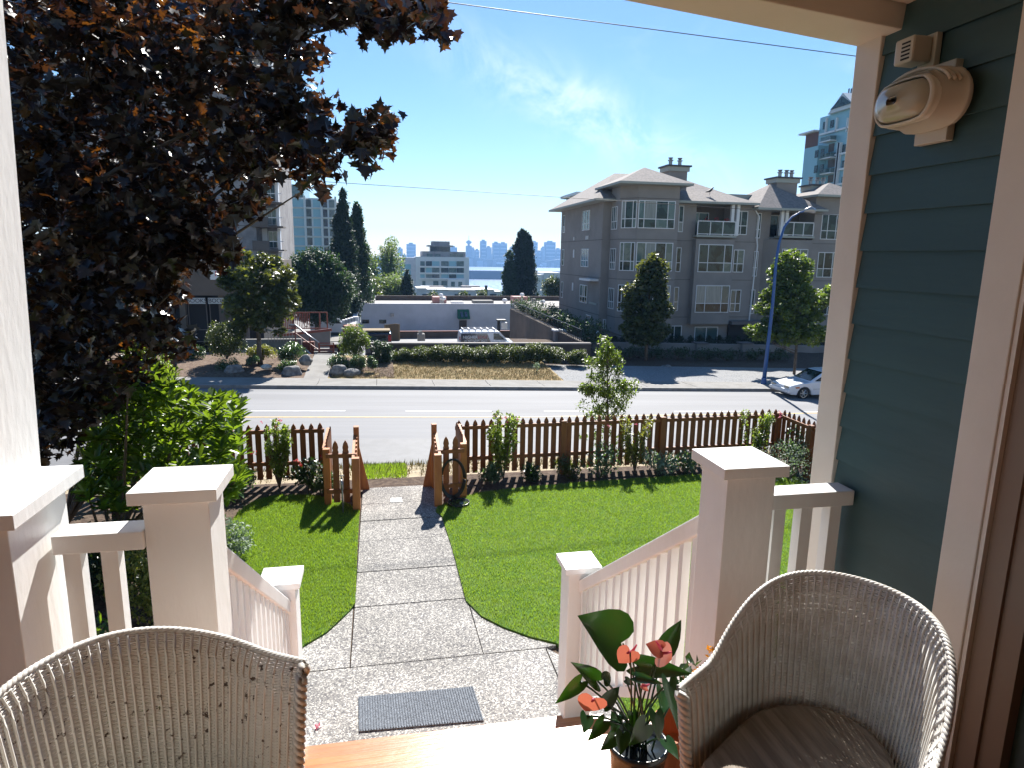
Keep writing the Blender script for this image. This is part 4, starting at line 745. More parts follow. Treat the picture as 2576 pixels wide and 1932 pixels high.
# ================================================================= APARTMENT BUILDING ACROSS THE ROAD
def window(par, p0, p1, z0, z1, cols=(0, 1), hs=None, fr='trimw', gl='glass', w=.055, proud=.05, name='window'):
    p0, p1 = np.array(p0, float), np.array(p1, float); d = p1-p0; ln = np.hypot(*d); d /= ln; n = np.array([-d[1], d[0]]); 
    if n@(-(p0+p1)/2) < 0: n = -n
    mb = MB(); o = n*proud
    def bar(a, b, za, zb): q = p0+d*a+o*.5; r = p0+d*b+o*.5; mb.obox(q, r, proud, za, zb)
    bar(0, ln, z0, z0+w); bar(0, ln, z1-w, z1); cs = [c*ln for c in cols]; cs[0] += w/2; cs[-1] -= w/2
    for c in cs: bar(c-w/2, c+w/2, z0+w, z1-w)
    rows = [(z0+w, z1-w)]
    if hs is not None:
        zh = z0+(z1-z0)*hs; rows = [(z0+w, zh-w/2), (zh+w/2, z1-w)]
        for a, b in zip(cs[:-1], cs[1:]): bar(a+w/2, b-w/2, zh-w/2, zh+w/2)
    f = mb.build(name, M[fr], par)
    for a, b in zip(cs[:-1], cs[1:]):
        for za, zb in rows: q = p0+d*(a+w/2)+o*.25; r = p0+d*(b-w/2)+o*.25; MB().obox(q, r, proud*.5, za, zb).build('pane', M[random.choice([gl, gl, gl, gl, 'glassg', 'glassg', 'reflectpane']) if gl == 'glass' else gl], f)
    return f
def wallp(par, poly, z0, z1, m='stucco', name='wall'): return MB().prism(poly, z0, z1).build(name, M[m], par)
def hip(par, x0, x1, y0, y1, z, a, b, h, m='roof', fas=.16):
    MB().add([(x0, y0, z), (x1, y0, z), (x1, y1, z), (x0, y1, z), (*a, h), (*b, h)], [(0, 1, 5, 4), (1, 2, 5), (2, 3, 4, 5), (3, 0, 4), (3, 2, 1, 0)]).build('roof', M[m], par)
    MB().box(x0-.02, x1+.02, y0-.02, y1+.02, z-fas, z-.002).build('fascia', M['fascia'], par)
ap = thing('apartment_building', 'four storey grey beige apartment building with hipped roofs and white framed windows', 'building', (24, 52, -4))
GB = -5.6
wallp(ap, [(16.95, 50), (28.9, 50), (28.9, 62), (16.95, 62)], GB, 7.6)
wallp(ap, [(17.6, 49.99), (17.6, 48.1), (18.6, 47), (21.8, 47), (21.8, 49.99)], GB, 8.62)
wallp(ap, [(21.81, 48.2), (28.9, 48.2), (28.9, 49.99), (21.81, 49.99)], GB, 5.05)
wallp(ap, [(21.81, 48.2), (23.8, 48.2), (23.8, 49.99), (21.81, 49.99)], 5.051, 7.6); wallp(ap, [(26.9, 48.2), (28.9, 48.2), (28.9, 49.99), (26.9, 49.99)], 5.051, 7.6)
wallp(ap, [(23.801, 49.7), (26.899, 49.7), (26.899, 49.98), (23.801, 49.98)], 5.051, 7.6, 'concb'); wallp(ap, [(23.65, 47.62), (26.85, 47.62), (26.85, 48.19), (23.65, 48.19)], -1.6, 4.9)
wallp(ap, [(28.91, 49), (33.9, 49), (33.9, 62), (28.91, 62)], GB, 5.15); wallp(ap, [(28.91, 49), (30.6, 49), (30.6, 62), (28.91, 62)], 5.151, 7.3); wallp(ap, [(30.61, 50.2), (33.9, 50.2), (33.9, 62), (30.61, 62)], 5.151, 7.3, 'concb')
wallp(ap, [(30.1, 48.99), (31.0, 47.9), (33.75, 47.9), (33.75, 48.99)], -1.5, 5.0); wallp(ap, [(33.91, 48.2), (37.7, 48.2), (37.7, 60), (33.91, 60)], GB, 8.35); wallp(ap, [(37.71, 49), (48, 49), (48, 62), (37.71, 62)], GB, 7.3)
for z in (4.74, 1.80, -1.1):   # belt courses
    for poly in ([(16.93, 49.98), (16.93, 62.02), (17.0, 62.02), (17.0, 49.98)], [(17.57, 48.09), (18.58, 46.98), (21.83, 46.98), (21.83, 47.3), (18.7, 47.3), (17.8, 48.3), (17.57, 49.9)], [(21.84, 48.175), (23.64, 48.175), (23.64, 48.3), (21.84, 48.3)], [(26.87, 48.175), (28.92, 48.175), (28.92, 48.3), (26.87, 48.3)], [(33.89, 48.175), (37.72, 48.175), (37.72, 48.3), (33.89, 48.3)]): wallp(ap, poly, z, z+.05, 'stuccod', 'belt_course')
wallp(ap, [(17.58, 48.09), (18.59, 46.97), (21.83, 46.97), (21.83, 47.3), (18.7, 47.3), (17.8, 48.3)], 7.68, 7.73, 'stuccod', 'belt_course')
hip(ap, 15.95, 29.2, 48.9, 63, 7.75, (19.5, 55), (24.3, 54.5), 10.35); hip(ap, 21.2, 28.5, 47.3, 49.6, 7.66, (23.2, 49.5), (26.0, 49.5), 8.6)
hip(ap, 16.9, 22.5, 46.3, 52, 8.78, (19.7, 49.0), (19.8, 49.0), 10.1)
hip(ap, 28.4, 34.4, 47.3, 56, 7.35, (31.0, 50.2), (31.4, 51.5), 9.4); hip(ap, 33.5, 38.2, 47.5, 52, 8.5, (35.7, 49.3), (35.9, 49.6), 9.6); hip(ap, 37.4, 49, 48.2, 60, 7.4, (42, 53), (45, 53), 9.6)
wallp(ap, [(26.5, 51), (31, 51), (31, 51.3), (26.5, 51.3)], 8.0, 8.62, 'fascia', 'parapet')
def chimney(px0, px1, py, Y, zb, pots):
    a, b = aty(px0, py, Y), aty(px1, py, Y); c = MB().box(a[0]+.25, b[0]-.25, Y, Y+1.3, zb, a[2]-.45).build('chimney', M['stucco'], ap)
    MB().box(a[0]+.12, b[0]-.12, Y-.13, Y+1.43, a[2]-.449, a[2]-.12).build('chimney_collar', M['fascia'], c); MB().box(a[0], b[0], Y-.25, Y+1.55, a[2]-.119, a[2]).build('chimney_cap', M['roofd'], c)
    for k in pots: x = a[0]+(b[0]-a[0])*k; MB().lathe((x, Y+.6, a[2]+.001), [(.14, 0), (.14, .35), (.22, .38), (.22, .44), (.10, .46), (.2, .62)], 10).build('chimney_pot', M['metal'], c)
chimney(1676, 1738, 413, 49.6, 7.8, (.3, .68)); chimney(1949, 2015, 443, 50, 7.5, (.35, .6, .8)); chimney(2038, 2096, 462, 50, 7.5, (.2, .5, .75))
# windows: bay tower
for z0, z1 in ((5.56, 7.55), (2.45, 4.55), (-.6, 1.42)):
    window(ap, (18.62, 46.999), (21.5, 46.999), z0, z1, (0, .16, .48, .8, 1) if z0 > 5 else (0, .25, .52, .8, 1), .34); window(ap, (17.72, 47.965), (18.55, 47.055), z0, z1, (0, .25, .75, 1), .34)
window(ap, (18.9, 46.999), (20.5, 46.999), -4.2, -2.3, (0, .5, 1), .3)
for z0, z1 in ((5.5, 7.2), (2.5, 4.1), (-.5, 1.1)):
    window(ap, (17.599, 49.7), (17.599, 48.5), z0, z1, (0, .33, .66, 1), .35); window(ap, (22.35, 48.199), (22.75, 48.199), z0-.1, z1+.15, (0, 1), .38); window(ap, (16.949, 55.2), (16.949, 53.2), z0+.1, z1, (0, .35, .7, 1), .35)
    window(ap, (16.949, 61.3), (16.949, 60.7), z0+.1, z1, (0, 1), .35)
for z0, z1 in ((2.42, 4.52), (-.68, 1.42)): window(ap, (23.9, 47.619), (26.72, 47.619), z0, z1, (0, .28, .76, 1), .34); window(ap, (27.15, 48.199), (28.05, 48.199), z0, z1-.35, (0, .38, 1) if z0 > 0 else (0, .5, 1), .38)
window(ap, (27.1, 48.199), (28.1, 48.199), 5.3, 7.1, (0, .45, 1), .38); window(ap, (31.1, 47.899), (33.4, 47.899), 2.3, 4.3, (0, .3, .7, 1), .35); window(ap, (31.1, 47.899), (33.4, 47.899), -.7, 1.2, (0, .3, .7, 1), .35)
for z0, z1 in ((5.1, 7.05), (2.1, 4.1), (-.9, 1.05)): window(ap, (34.55, 48.199), (36.45, 48.199), z0, z1, (0, .3, .7, 1), .35); window(ap, (38.2, 48.999), (40.2, 48.999), z0, z1, (0, .5, 1), .35); window(ap, (29.1, 48.999), (29.75, 48.999), z0, z1, (0, .5, 1), .35)
window(ap, (21.95, 48.199), (23.2, 48.199), -3.6, -1.75, (0, .5, 1)); window(ap, (24.3, 48.199), (26.3, 48.199), -4.2, -1.85, (0, .5, 1)); window(ap, (16.949, 53.2), (16.949, 52.0), -3.4, -1.3, (0, .4, .7, 1), .5); window(ap, (17.3, 49.98), (17.55, 49.98), -3.8, -1.4, (0, 1), .5)
window(ap, (23.9, 49.699), (25.6, 49.699), 5.1, 7.0, (0, .5, 1), None, 'trimw', 'glass', name='balcony_door'); window(ap, (31.0, 50.199), (33.0, 50.199), 5.2, 7.0, (0, .5, 1), None, name='balcony_door')
def balcony(x0, x1, y0, y1, z, n):
    b = MB().box(x0-.1, x1+.1, y0-.1, y1, z-.15, z).build('balcony_slab', M['fascia'], ap); mb = MB(); mb.box(x0, x1, y0, y0+.06, z+1.0, z+1.07); mb.box(x0, x1, y0, y0+.05, z+.06, z+.11)
    for i in range(n+1): x = x0+(x1-x0)*i/n; mb.box(x-.035, x+.035, y0-.005, y0+.055, z, z+1.0)
    mb.build('balcony_railing', M['trimw'], b); MB().box(x0, x1, y0+.02, y0+.03, z+.12, z+.99).build('balcony_glass', M['glass'], b); return b
balcony(23.7, 26.8, 47.6, 48.19, 5.2, 3); balcony(31.1, 33.7, 47.9, 48.95, 5.3, 3); balcony(17.0, 17.55, 50.8, 52.5, -.2, 1)
for x in (26.55, 27.0, 30.95, 31.35): MB().box(x-.12, x+.12, 47.66 if x < 28 else 47.95, 47.9 if x < 28 else 48.19, 5.21 if x < 28 else 5.31, 7.5 if x < 28 else 7.2).build('balcony_column', M['trimw'], ap)
for k in range(9): p = (24.2+.27*k, 47.75, 6.25+.1*math.sin(k*2.1)); v, f = clumps([p], [.2], 26, .12); npmesh('flower_box_plant', v, f, M['redflower'] if k % 3 == 1 else M['darkshrub_leaf'], ap)
MB().tube([(28.65, 48.12, 7.2), (29.0, 48.05, 6.7), (28.95, 48.05, 5.0), (29.05, 48.05, 4.5), (28.9, 48.1, -1.5)], .055, 6).build('downpipe', M['trimw'], ap)
MB().box(27.0, 30.4, 47.3, 48.15, -1.6, -1.35).build('porch_roof', M['stuccod'], ap); MB().box(27.1, 30.3, 48.0, 48.17, -4.2, -1.61).build('entrance_shade', M['dark'], ap); MB().box(16.2, 17.55, 50.4, 53.2, 1.55, 1.72).build('balcony_roof', M['trimw'], ap)  # entrance is a solid near-black box painting the porch shade, not a hollow
for y in (57.5, 53.9, 53.5): MB().box(16.86, 16.948, y-.06, y+.06, 4.85, 5.15).build('wall_vent', M['trimw'], ap)
for z in (3.7, .8): MB().obox((16.92, 57.3), (16.92, 57.6), .05, z-.35, z+.35).build('wall_vent', M['trimw'], ap)
cw = aty(1789, 500, 48.0); t = thing('crow', 'black crow perched on the slope of the apartment roof', 'bird', (24.95, 48.6, 8.28)); mb = MB()
bx_, by_, bz_ = 24.95, 48.55, 8.32
mb.tube([(bx_-.34, by_, bz_+.12), (bx_-.16, by_, bz_+.16), (bx_, by_, bz_+.22), (bx_+.14, by_, bz_+.32), (bx_+.20, by_, bz_+.44), (bx_+.27, by_, bz_+.46), (bx_+.36, by_, bz_+.44)], [.02, .06, .10, .085, .06, .05, .008], 8); mb.build('body', M['black'], t, smooth=True)
for s in (-.03, .03): MB().tube([(bx_+.02, by_+s, bz_+.14), (bx_+.02, by_+s, bz_-.08)], .01, 4).build('leg', M['black'], t)

# street frontage of the building -----------------------------------------
ORD = ['first','second','third','fourth','fifth','sixth','seventh','eighth','ninth','tenth','eleventh','twelfth','thirteenth','fourteenth','fifteenth','sixteenth','seventeenth','eighteenth','nineteenth','twentieth','twenty-first','twenty-second','twenty-third','twenty-fourth']
def gz(x): return roadz(x)+.42
lw = thing('garden_wall', 'low grey wall with square pillars in front of the apartment building', 'wall', (24, 45, -3.4))
MB().obox((13.0, 44.0), (40, 44.0), .3, gz(13)-.3, gz(13)+.38, gz(40)-.3, gz(40)+.5).build('wall', M['stucco'], lw)
for x0, x1 in ((1489, 1520), (1633, 1659), (1752, 1779), (1866, 1892), (1976, 1996)):
    a, b = aty(x0, 862, 43.75), aty(x1, 862, 43.75); MB().box(a[0], b[0], 43.6, 44.4, gz(a[0])-.3, a[2]-.06).build('pillar', M['stucco'], lw); MB().box(a[0]-.06, b[0]+.06, 43.54, 44.46, a[2]-.059, a[2]+.02).build('pillar_cap', M['stuccod'], lw)
g = aty(1504, 839, 44.0); t = thing('globe_lamp', 'white globe lamp on top of the leftmost wall pillar', 'lamp', (g[0], 44, g[2]-.55)); MB().lathe((g[0], 44, g[2]-.22), [(.05, 0)]+[(.22*math.sin(a), .22-.22*math.cos(a)) for a in np.linspace(.35, 3.0, 9)], 14).build('globe', M['globe'], t, smooth=True); MB().tube([(g[0], 44, g[2]-.60), (g[0], 44, g[2]-.21)], .04, 6).build('stem', M['black'], t)
def cedar(x, y, zb, h, r, name='columnar_cedar', label='dark columnar cedar in the hedge row before the apartment building', grp='row of columnar cedars', lm='conifer_leaf', n=22, per=40, size=.10):
    t = thing(name, label, 'shrub', (x, y, zb), grp); cs = np.array([(x+r*.45*(1-k/n)*math.cos(k*2.4), y+r*.45*(1-k/n)*math.sin(k*2.4), zb+h*(k+.6)/n) for k in range(n)]); MB().tube([(x, y, zb-.05), (x, y, zb+h*.8)], [.05, .01], 5).build('trunk', M['trunk'], t)
    v, f = clumps(cs, np.array([r*.62*(1-.78*(k/n)**1.6) for k in range(n)]), per, size, squash=1.4, tilt=1.2); npmesh('foliage', v, f, M[lm], t); return t
for i, px in enumerate(range(1545, 2100, 24)):
    p = aty(px, 850, 45.5+.2*(i % 2)); cedar(p[0], p[1], gz(p[0]), (p[2]-gz(p[0]))*random.uniform(.9, 1.06)+.1, .62, label='dark columnar cedar, %s from the left in the row behind the garden wall' % ORD[i])
for i in range(16):
    p = g_ = aty(1530+i*30, 915, 39.2); bush('border_shrub', 'low dark shrub in the shade below the garden wall, %s from the left' % ORD[i], (p[0], 39.6+.6*(i % 2), gz(p[0])-.1), (.9, .6, .38), 12, 50, .11, 'darkshrub_leaf', 'shaded shrubs below the garden wall')
def rock(px, py, Y, rx, rz_, label, m='rock', grp=None):
    p = aty(px, py, Y); t = bmesh.new(); bmesh.ops.create_icosphere(t, subdivisions=3, radius=1); s = rng.uniform(0, 50)
    for v in t.verts:
        q = v.co; k = 1+.16*math.sin(q.x*3+s)*math.cos(q.y*4+s)+.09*math.sin(q.z*7+s); v.co = Vector((q.x*rx*k, q.y*rx*.8*k, max(q.z, -.6)*rz_*k))
    me = bpy.data.meshes.new('boulder'); t.to_mesh(me); t.free(); me.materials.append(M[m]); me.polygons.foreach_set('use_smooth', [True]*len(me.polygons)); o = bpy.data.objects.new('boulder', me); COL.objects.link(o); o.location = (p[0], Y, p[2]); tag(o, label, 'boulder', grp)
rock(1677, 930, 37.2, .38, .36, 'grey boulder at the edge of the gravel boulevard, left of the blue lamp post'); rock(1585, 935, 36.9, .42, .3, 'flat boulder at the left end of the gravel boulevard'); rock(1805, 932, 36.9, .45, .14, 'low flat stone on the gravel boulevard right of the upright boulder')

# retaining wall with fence and hedge beside the parking lot ---------------
rw = thing('retaining_wall', 'stepped dark retaining wall with a lit hedge on top, right of the parking lot', 'wall', (12.4, 52, -6))
RW = [(44.2, 859), (47, 838), (62, 775)]; pA, pB = atx(1458, 858, 12.6), atx(1283, 776, 12.6)
MB().hexa([(12.6, pA[1], -6.1), (12.95, pA[1], -6.1), (12.95, pB[1], -6.1), (12.6, pB[1], -6.1), (12.6, pA[1], pA[2]), (12.95, pA[1], pA[2]), (12.95, pB[1], pB[2]), (12.6, pB[1], pB[2])]).build('wall', M['brownwall'], rw)
mb = MB(); dz = np.array([0, 0, .9])
for s in np.linspace(0, 1, 56): q = np.array(pA)*(1-s)+np.array(pB)*s; mb.tube([(12.7, q[1], q[2]), (12.7, q[1], q[2]+.8)], .022, 4)
for h in (.78, .15): mb.tube([(12.7, pA[1], pA[2]+h), (12.7, pB[1], pB[2]+h)], .03, 4)
mb.build('railing', M['black'], rw)
for px, py in ((1406, 828), (1448, 846)): a = aty(px, py, 46.5 if px < 1440 else 44.6); MB().box(a[0]-.35, a[0]+.35, a[1]-.35, a[1]+.35, -6, a[2]-.1).build('pillar', M['stucco'], rw); MB().box(a[0]-.45, a[0]+.45, a[1]-.45, a[1]+.45, a[2]-.099, a[2]+.02).build('pillar_cap', M['trimw'], rw)
t = thing('raised_hedge', 'sunlit green hedge running along the top of the dark retaining wall', 'hedge', (13.8, 54, -2)); cs = []
for s in np.linspace(0, 1, 60): q = np.array(pA)*(1-s)+np.array(pB)*s; cs += [(13.6+rng.normal(0, .3), q[1]-.5, q[2]+.75+rng.normal(0, .18)), (13.7, q[1], q[2]+.25)]
v, f = clumps(cs, np.full(len(cs), .55), 60, .17); npmesh('foliage', v, f, M['cedar_leaf'], t); mb = MB(); [mb.tube([(13.7, c[1], c[2]-1.2), tuple(c)], .03, 4) for c in cs[::8]]; mb.build('stems', M['trunk'], t)
sheet('raised_garden', [(12.96, 44.3, pA[2]-.1), (16.9, 44.3, pA[2]-.1), (16.9, 66, pB[2]-.1), (12.96, 66, pB[2]-.1)], M['soil'])

# low wall and clipped hedge along the dry lawn ---------------------------
a, b = aty(985, 860, 38.7), aty(1475, 861, 38.7)
t = thing('boundary_wall', 'long low brown wall between the clipped hedge and the parking lot', 'wall', ((a[0]+b[0])/2, 38.8, -3)); MB().obox((a[0]-1.2, 38.8), (b[0]+.3, 38.8), .3, -6.1, a[2]-.09, -6.1, b[2]-.09).build('wall', M['brownwall'], t); MB().obox((a[0]-1.2, 38.8), (b[0]+.3, 38.8), .38, a[2]-.089, a[2]-.01, b[2]-.089, b[2]-.01).build('coping', M['stucco'], t)
hx = [(1015, 878, 30), (1062, 873, 34), (1110, 866, 36), (1160, 866, 36), (1210, 868, 34), (1255, 866, 34), (1300, 868, 34), (1350, 858, 34), (1395, 872, 30), (1450, 878, 28)]
nm_ = ['leftmost', 'second', 'third', 'fourth', 'fifth', 'sixth', 'seventh', 'eighth and tallest', 'ninth', 'last and separate']
for i, (px, py, r) in enumerate(hx):
    p = aty(px, py, 36.9); h = (p[2]-(roadz(p[0])+.38))/2; w = r*37/1660; bush('hedge_bush', 'clipped green hedge bush behind the dry lawn, %s from the left' % nm_[i] if i < 9 else 'clipped green bush at the right end of the long hedge', (p[0], 36.9, roadz(p[0])+.36), (w*1.25, .8, h*1.02), 50, 130, .085, 'hedge_leaf', 'clipped hedge bushes behind the dry lawn', top=1, ncr=.30)
p = aty(1350, 930, 34.6); bush('tiny_sapling', 'tiny pale sapling standing alone in the dry grass', (p[0], 34.6, roadz(p[0])+.2), (.22, .2, .32), 9, 12, .09, 'silver_leaf')

# left planting beds -------------------------------------------------------
def shr(px0, px1, py0, py1, Y, label, lm, n=40, per=95, size=.10, name='garden_shrub', grp=None, tilt=.9):
    a, b = aty(px0, py1, Y), aty(px1, py0, Y); h = (b[2]-a[2])/2; return bush(name, label, ((a[0]+b[0])/2, Y, a[2]), ((b[0]-a[0])/2*1.06, (b[0]-a[0])/2*.8, h), n, per, size, lm, grp, ncr=.27, tilt=tilt)
z2 = lambda *v: tuple(400+q/2.765 if i < 2 else 380+q/2.765 for i, q in enumerate(v))
shr(*z2(310, 620, 1170, 1440), 35.6, 'large rounded green shrub left of the round street tree', 'hedge_leaf', 70)
shr(*z2(600, 700, 1405, 1490), 34.6, 'small rounded boxwood touching the left side of the round tree trunk', 'box_leaf', 22, size=.07)
shr(*z2(815, 960, 1445, 1530), 33.9, 'small pale boxwood dome behind the dark boulder', 'box_leaf', 30, size=.07)
shr(*z2(815, 1030, 1318, 1470), 35.2, 'wide pale topped shrub left of the walkway steps', 'box_leaf', 50, size=.09)
shr(*z2(610, 820, 1335, 1450), 36.0, 'yellowish low shrub behind the round tree trunk', 'yellow_leaf', 36, size=.09)
shr(*z2(390, 600, 1430, 1540), 34.4, 'low grey green ground shrub above the left boulder', 'box_leaf', 30, size=.07)
shr(*z2(1235, 1480, 1195, 1430), 35.6, 'tall shrub with pale flower heads right of the walkway', 'street_leaf', 60)
shr(*z2(1165, 1340, 1395, 1530), 34.2, 'dark clipped shrub at the right edge of the walkway', 'box_leaf', 40, size=.07)
shr(*z2(1310, 1455, 1400, 1520), 34.0, 'pale topped clipped shrub, middle one of three right of the walkway', 'box_leaf', 40, size=.07)
shr(*z2(1440, 1525, 1415, 1510), 34.0, 'pale topped clipped shrub nearest the dry lawn', 'box_leaf', 26, size=.07)
shr(*z2(1480, 1625, 1288, 1500), 36.2, 'dark shrub at the left end of the clipped hedge', 'darkshrub_leaf', 40)
shr(*z2(60, 320, 1290, 1500), 37, 'dark shaded shrub under the bookshop window', 'darkshrub_leaf', 50)
rock(400+520/2.765, 380+1525/2.765, 33.7, .42, .30, 'grey boulder at the left end of the mulch bed'); rock(400+745/2.765, 380+1500/2.765, 33.9, .25, .14, 'pale boulder beside the round tree trunk', 'rockl'); rock(400+920/2.765, 380+1545/2.765, 33.4, .45, .40, 'dark pointed boulder in front of the pale boxwood dome'); rock(400+1020/2.765, 380+1458/2.765, 34.6, .34, .3, 'boulder at the foot of the stair handrail'); rock(400+1250/2.765, 380+1530/2.765, 33.4, .40, .34, 'round grey boulder right of the walkway, the left of two'); rock(400+1335/2.765, 380+1548/2.765, 33.3, .42, .32, 'round grey boulder right of the walkway, the right of two')
# round street tree ---------------------------------------------------------
def crown_from(px, py, rx, ry, Y, n, jit=1.0, lean=0):
    c = aty(px, py, Y); s = Y/1660*1.03; return ell_centers(c, (rx*s, rx*s*.9, ry*s), n)
cs = crown_from(650, 735, 84, 102, 35.4, 130); b = g_ = aty(655, 915, 35.4)
tree('street_tree', 'round headed dark green maple street tree in front of the bookshop', 'tree', (b[0], 35.4, b[2]), cs, .46, 80, .16, 'maple_street_leaf', top=(b[0]-.2, 35.4, b[2]+4.2), r=.14, tmpl=MAPLE, nl=16)
cs = np.concatenate([crown_from(1622, 770, 58, 75, 38.5, 90), crown_from(1640, 690, 32, 45, 38.5, 30), crown_from(1618, 830, 58, 35, 38.5, 50)]); b = aty(1625, 906, 38.5)
tree('street_tree', 'dark green street tree in front of the angled bay windows', 'tree', (b[0], 38.5, b[2]), cs, .46, 80, .16, 'maple_street_leaf', r=.12, tmpl=MAPLE, nl=16)
cs = np.concatenate([crown_from(1985, 770, 84, 72, 34.9, 120), crown_from(1990, 690, 48, 60, 34.9, 56), crown_from(1990, 835, 98, 28, 34.9, 56), crown_from(2085, 745, 34, 30, 34.9, 16), crown_from(1910, 835, 34, 22, 34.9, 12)]); b = aty(1997, 945, 34.9)
tree('street_tree', 'light green street tree with yellow staked trunk behind the white parked car', 'tree', (b[0], 34.9, b[2]), cs, .40, 72, .15, 'street_leaf', r=.09, tmpl=MAPLE, nl=20)
# slender young tree on the bank behind the fence
Y = 13.2; cs = []
for k, (px, py, rr) in enumerate([(1528, 872, 10), (1520, 890, 16), (1540, 905, 20), (1505, 915, 22), (1535, 935, 28), (1515, 955, 30), (1560, 970, 26), (1495, 975, 34), (1540, 985, 34), (1575, 985, 18), (1480, 985, 18), (1520, 1010, 40), (1560, 1020, 22), (1500, 1030, 40), (1530, 1060, 40), (1520, 1100, 40)]):
    for _ in range(6): c = aty(px+rng.normal(0, rr*.5), py+rng.normal(0, 8), Y+rng.normal(0, .12)); cs.append(c)
b = aty(1530, 1175, Y); tree('young_tree', 'slender young tree growing on the bank just beyond the picket fence', 'tree', (b[0], Y, b[2]-.1), cs, .14, 60, .07, 'street_leaf', top=aty(1528, 885, Y), r=.03, nl=20)

# ================================================================= LEFT: bookshop podium and concrete tower
bk = thing('bookshop_building', 'brown concrete shop building with a BOOKS sign in the shade left of the street tree', 'building', (-10, 46, -3))
zt_ = aty(500, 655, 43)[2]; z_f = aty(500, 742, 43)[2]; xl, xr_ = aty(230, 740, 43)[0], aty(595, 740, 43)[0]
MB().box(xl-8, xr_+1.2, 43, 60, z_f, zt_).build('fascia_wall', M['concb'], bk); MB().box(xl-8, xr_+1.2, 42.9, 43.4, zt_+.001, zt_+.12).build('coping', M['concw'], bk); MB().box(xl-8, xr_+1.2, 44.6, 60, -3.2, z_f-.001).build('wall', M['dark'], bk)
zb_ = aty(500, 862, 43)[2]
for px in (432, 462, 560, 575, 617): a = aty(px, 800, 43.3); MB().box(a[0]-.16, a[0]+.16, 43.2, 43.6, -3.2, z_f-.002).build('pier', M['concb'], bk)
for x0, x1 in ((470, 519), (524, 560), (408, 436)):
    a, b = aty(x0, 745, 43.5), aty(x1, 760, 43.5); zc = aty(x0, 756, 43.5)[2]; window(bk, (a[0], 43.6), (b[0], 43.6), zb_, z_f-.35, (0, 1), .3, 'stuccod', 'dark', name='shop_window')
sg = thing('shop_sign', 'pale BOOKS sign board above the shop window', 'sign', tuple(aty(495, 755, 43.1))); a, b = aty(473, 748, 43.15), aty(517, 763, 43.15); MB().box(a[0], b[0], 43.12, 43.17, b[2], a[2]).build('board', M['signboard'], sg); textobj('lettering', 'BOOKS', M['letterdark'], sg, ((a[0]+b[0])/2, 43.11, (a[2]+b[2])/2), .34, (math.pi/2, 0, 0))
sg = thing('shop_sign', 'pale sign board beside the BOOKS sign, half hidden by the street tree', 'sign', tuple(aty(545, 755, 43.1))); a, b = aty(523, 748, 43.15), aty(575, 763, 43.15); MB().box(a[0], b[0], 43.12, 43.17, b[2], a[2]).build('board', M['signboard'], sg); textobj('lettering', 'BOOKS', M['letterdark'], sg, ((a[0]+b[0])/2, 43.11, (a[2]+b[2])/2), .34, (math.pi/2, 0, 0))
a = aty(418, 727, 42.95); textobj('lettering', 'RDS', M['signboard'], bk, (a[0]-.1, 42.97, a[2]), .62, (math.pi/2, 0, 0))
sg = thing('park_sign', 'white sign with red lettering hanging on the shop fascia behind the maple leaves', 'sign', tuple(aty(560, 690, 42.9))); a, b = aty(528, 678, 42.95), aty(598, 703, 42.95); MB().box(a[0], b[0], 42.9, 42.96, b[2], a[2]).build('board', M['trimw'], sg); textobj('lettering', 'PARK', M['letterred'], sg, ((a[0]+b[0])/2, 42.89, (a[2]+b[2])/2+.06), .42, (math.pi/2, 0, 0))
tw = thing('concrete_tower', 'tall grey concrete apartment tower with stacked balconies behind the purple maple', 'building', (-28, 90, -8))
TY = 84.; X0, X1 = aty(215, 500, TY)[0], aty(640, 500, TY)[0]; ztop_ = aty(640, 75, TY)[2]
MB().box(X0, X1, TY, TY+18, -8, ztop_).build('wall', M['concw'], tw); MB().box(X1+.001, X1+2.1, TY+2.2, TY+18, -8, ztop_).build('wall', M['concw'], tw); MB().box(X0+3, X1-3, TY+4, TY+12, ztop_, ztop_+2.5).build('penthouse', M['concb'], tw)
for k in range(15):
    z = aty(640, 565, TY)[2]-5.5+2.72*k
    if z+2 > ztop_: break
    s = MB().box(X1-.4, X1+3.1, TY-.6, TY+2.19, z-.16, z).build('balcony_slab', M['concb'], tw); MB().box(X1-.4, X1+1.5, TY-.62, TY-.5, z+.001, z+1.0).build('balcony_panel', M['concb'], s); MB().box(X1+1.52, X1+3.1, TY-.6, TY-.56, z+.9, z+.98).build('balcony_rail', M['trimw'], s)
    MB().box(X1+.3, X1+.9, TY+2.1, TY+2.19, z, z+2.5).build('wall_pier', M['trimw'], s); window(tw, (X1+1.0, TY+2.18), (X1+2.05, TY+2.18), z+.2, z+2.2, (0, .5, 1), None)
    MB().box(X1+2.2, X1+2.5, TY+1.2, TY+2.1, z, z+2.5).build('fin', M['trimw'], s)
    window(tw, (X1-8.2, TY-.001), (X1-7.1, TY-.001), z+.7, z+2.1, (0, .5, 1), None)
    for q in (3.2, 13, 18, 24): window(tw, (X1-q-1.2, TY-.001), (X1-q, TY-.001), z+.7, z+2.1, (0, .5, 1), None) if q != 3.2 else None
    MB().box(X0, X1-.5, TY-.03, TY-.001, z-.08, z).build('floor_line', M['stuccod'], tw)
gt = thing('glass_tower', 'pale glass and concrete high rise behind the concrete tower', 'building', (-33, 222, -24))
GY = 220.; gx0, gx1 = aty(690, 560, GY)[0], aty(846, 560, GY)[0]; gz1 = aty(760, 496, GY)[2]; gz2 = aty(735, 462, GY)[2]; MB().box(gx0, gx1, GY, GY+25, -30, gz1).build('wall', M['towerw'], gt); MB().box(gx0+1, gx0+9, GY+.5, GY+20, gz1, gz2).build('penthouse', M['glassg'], gt)
zz_ = gz1-2.9; 
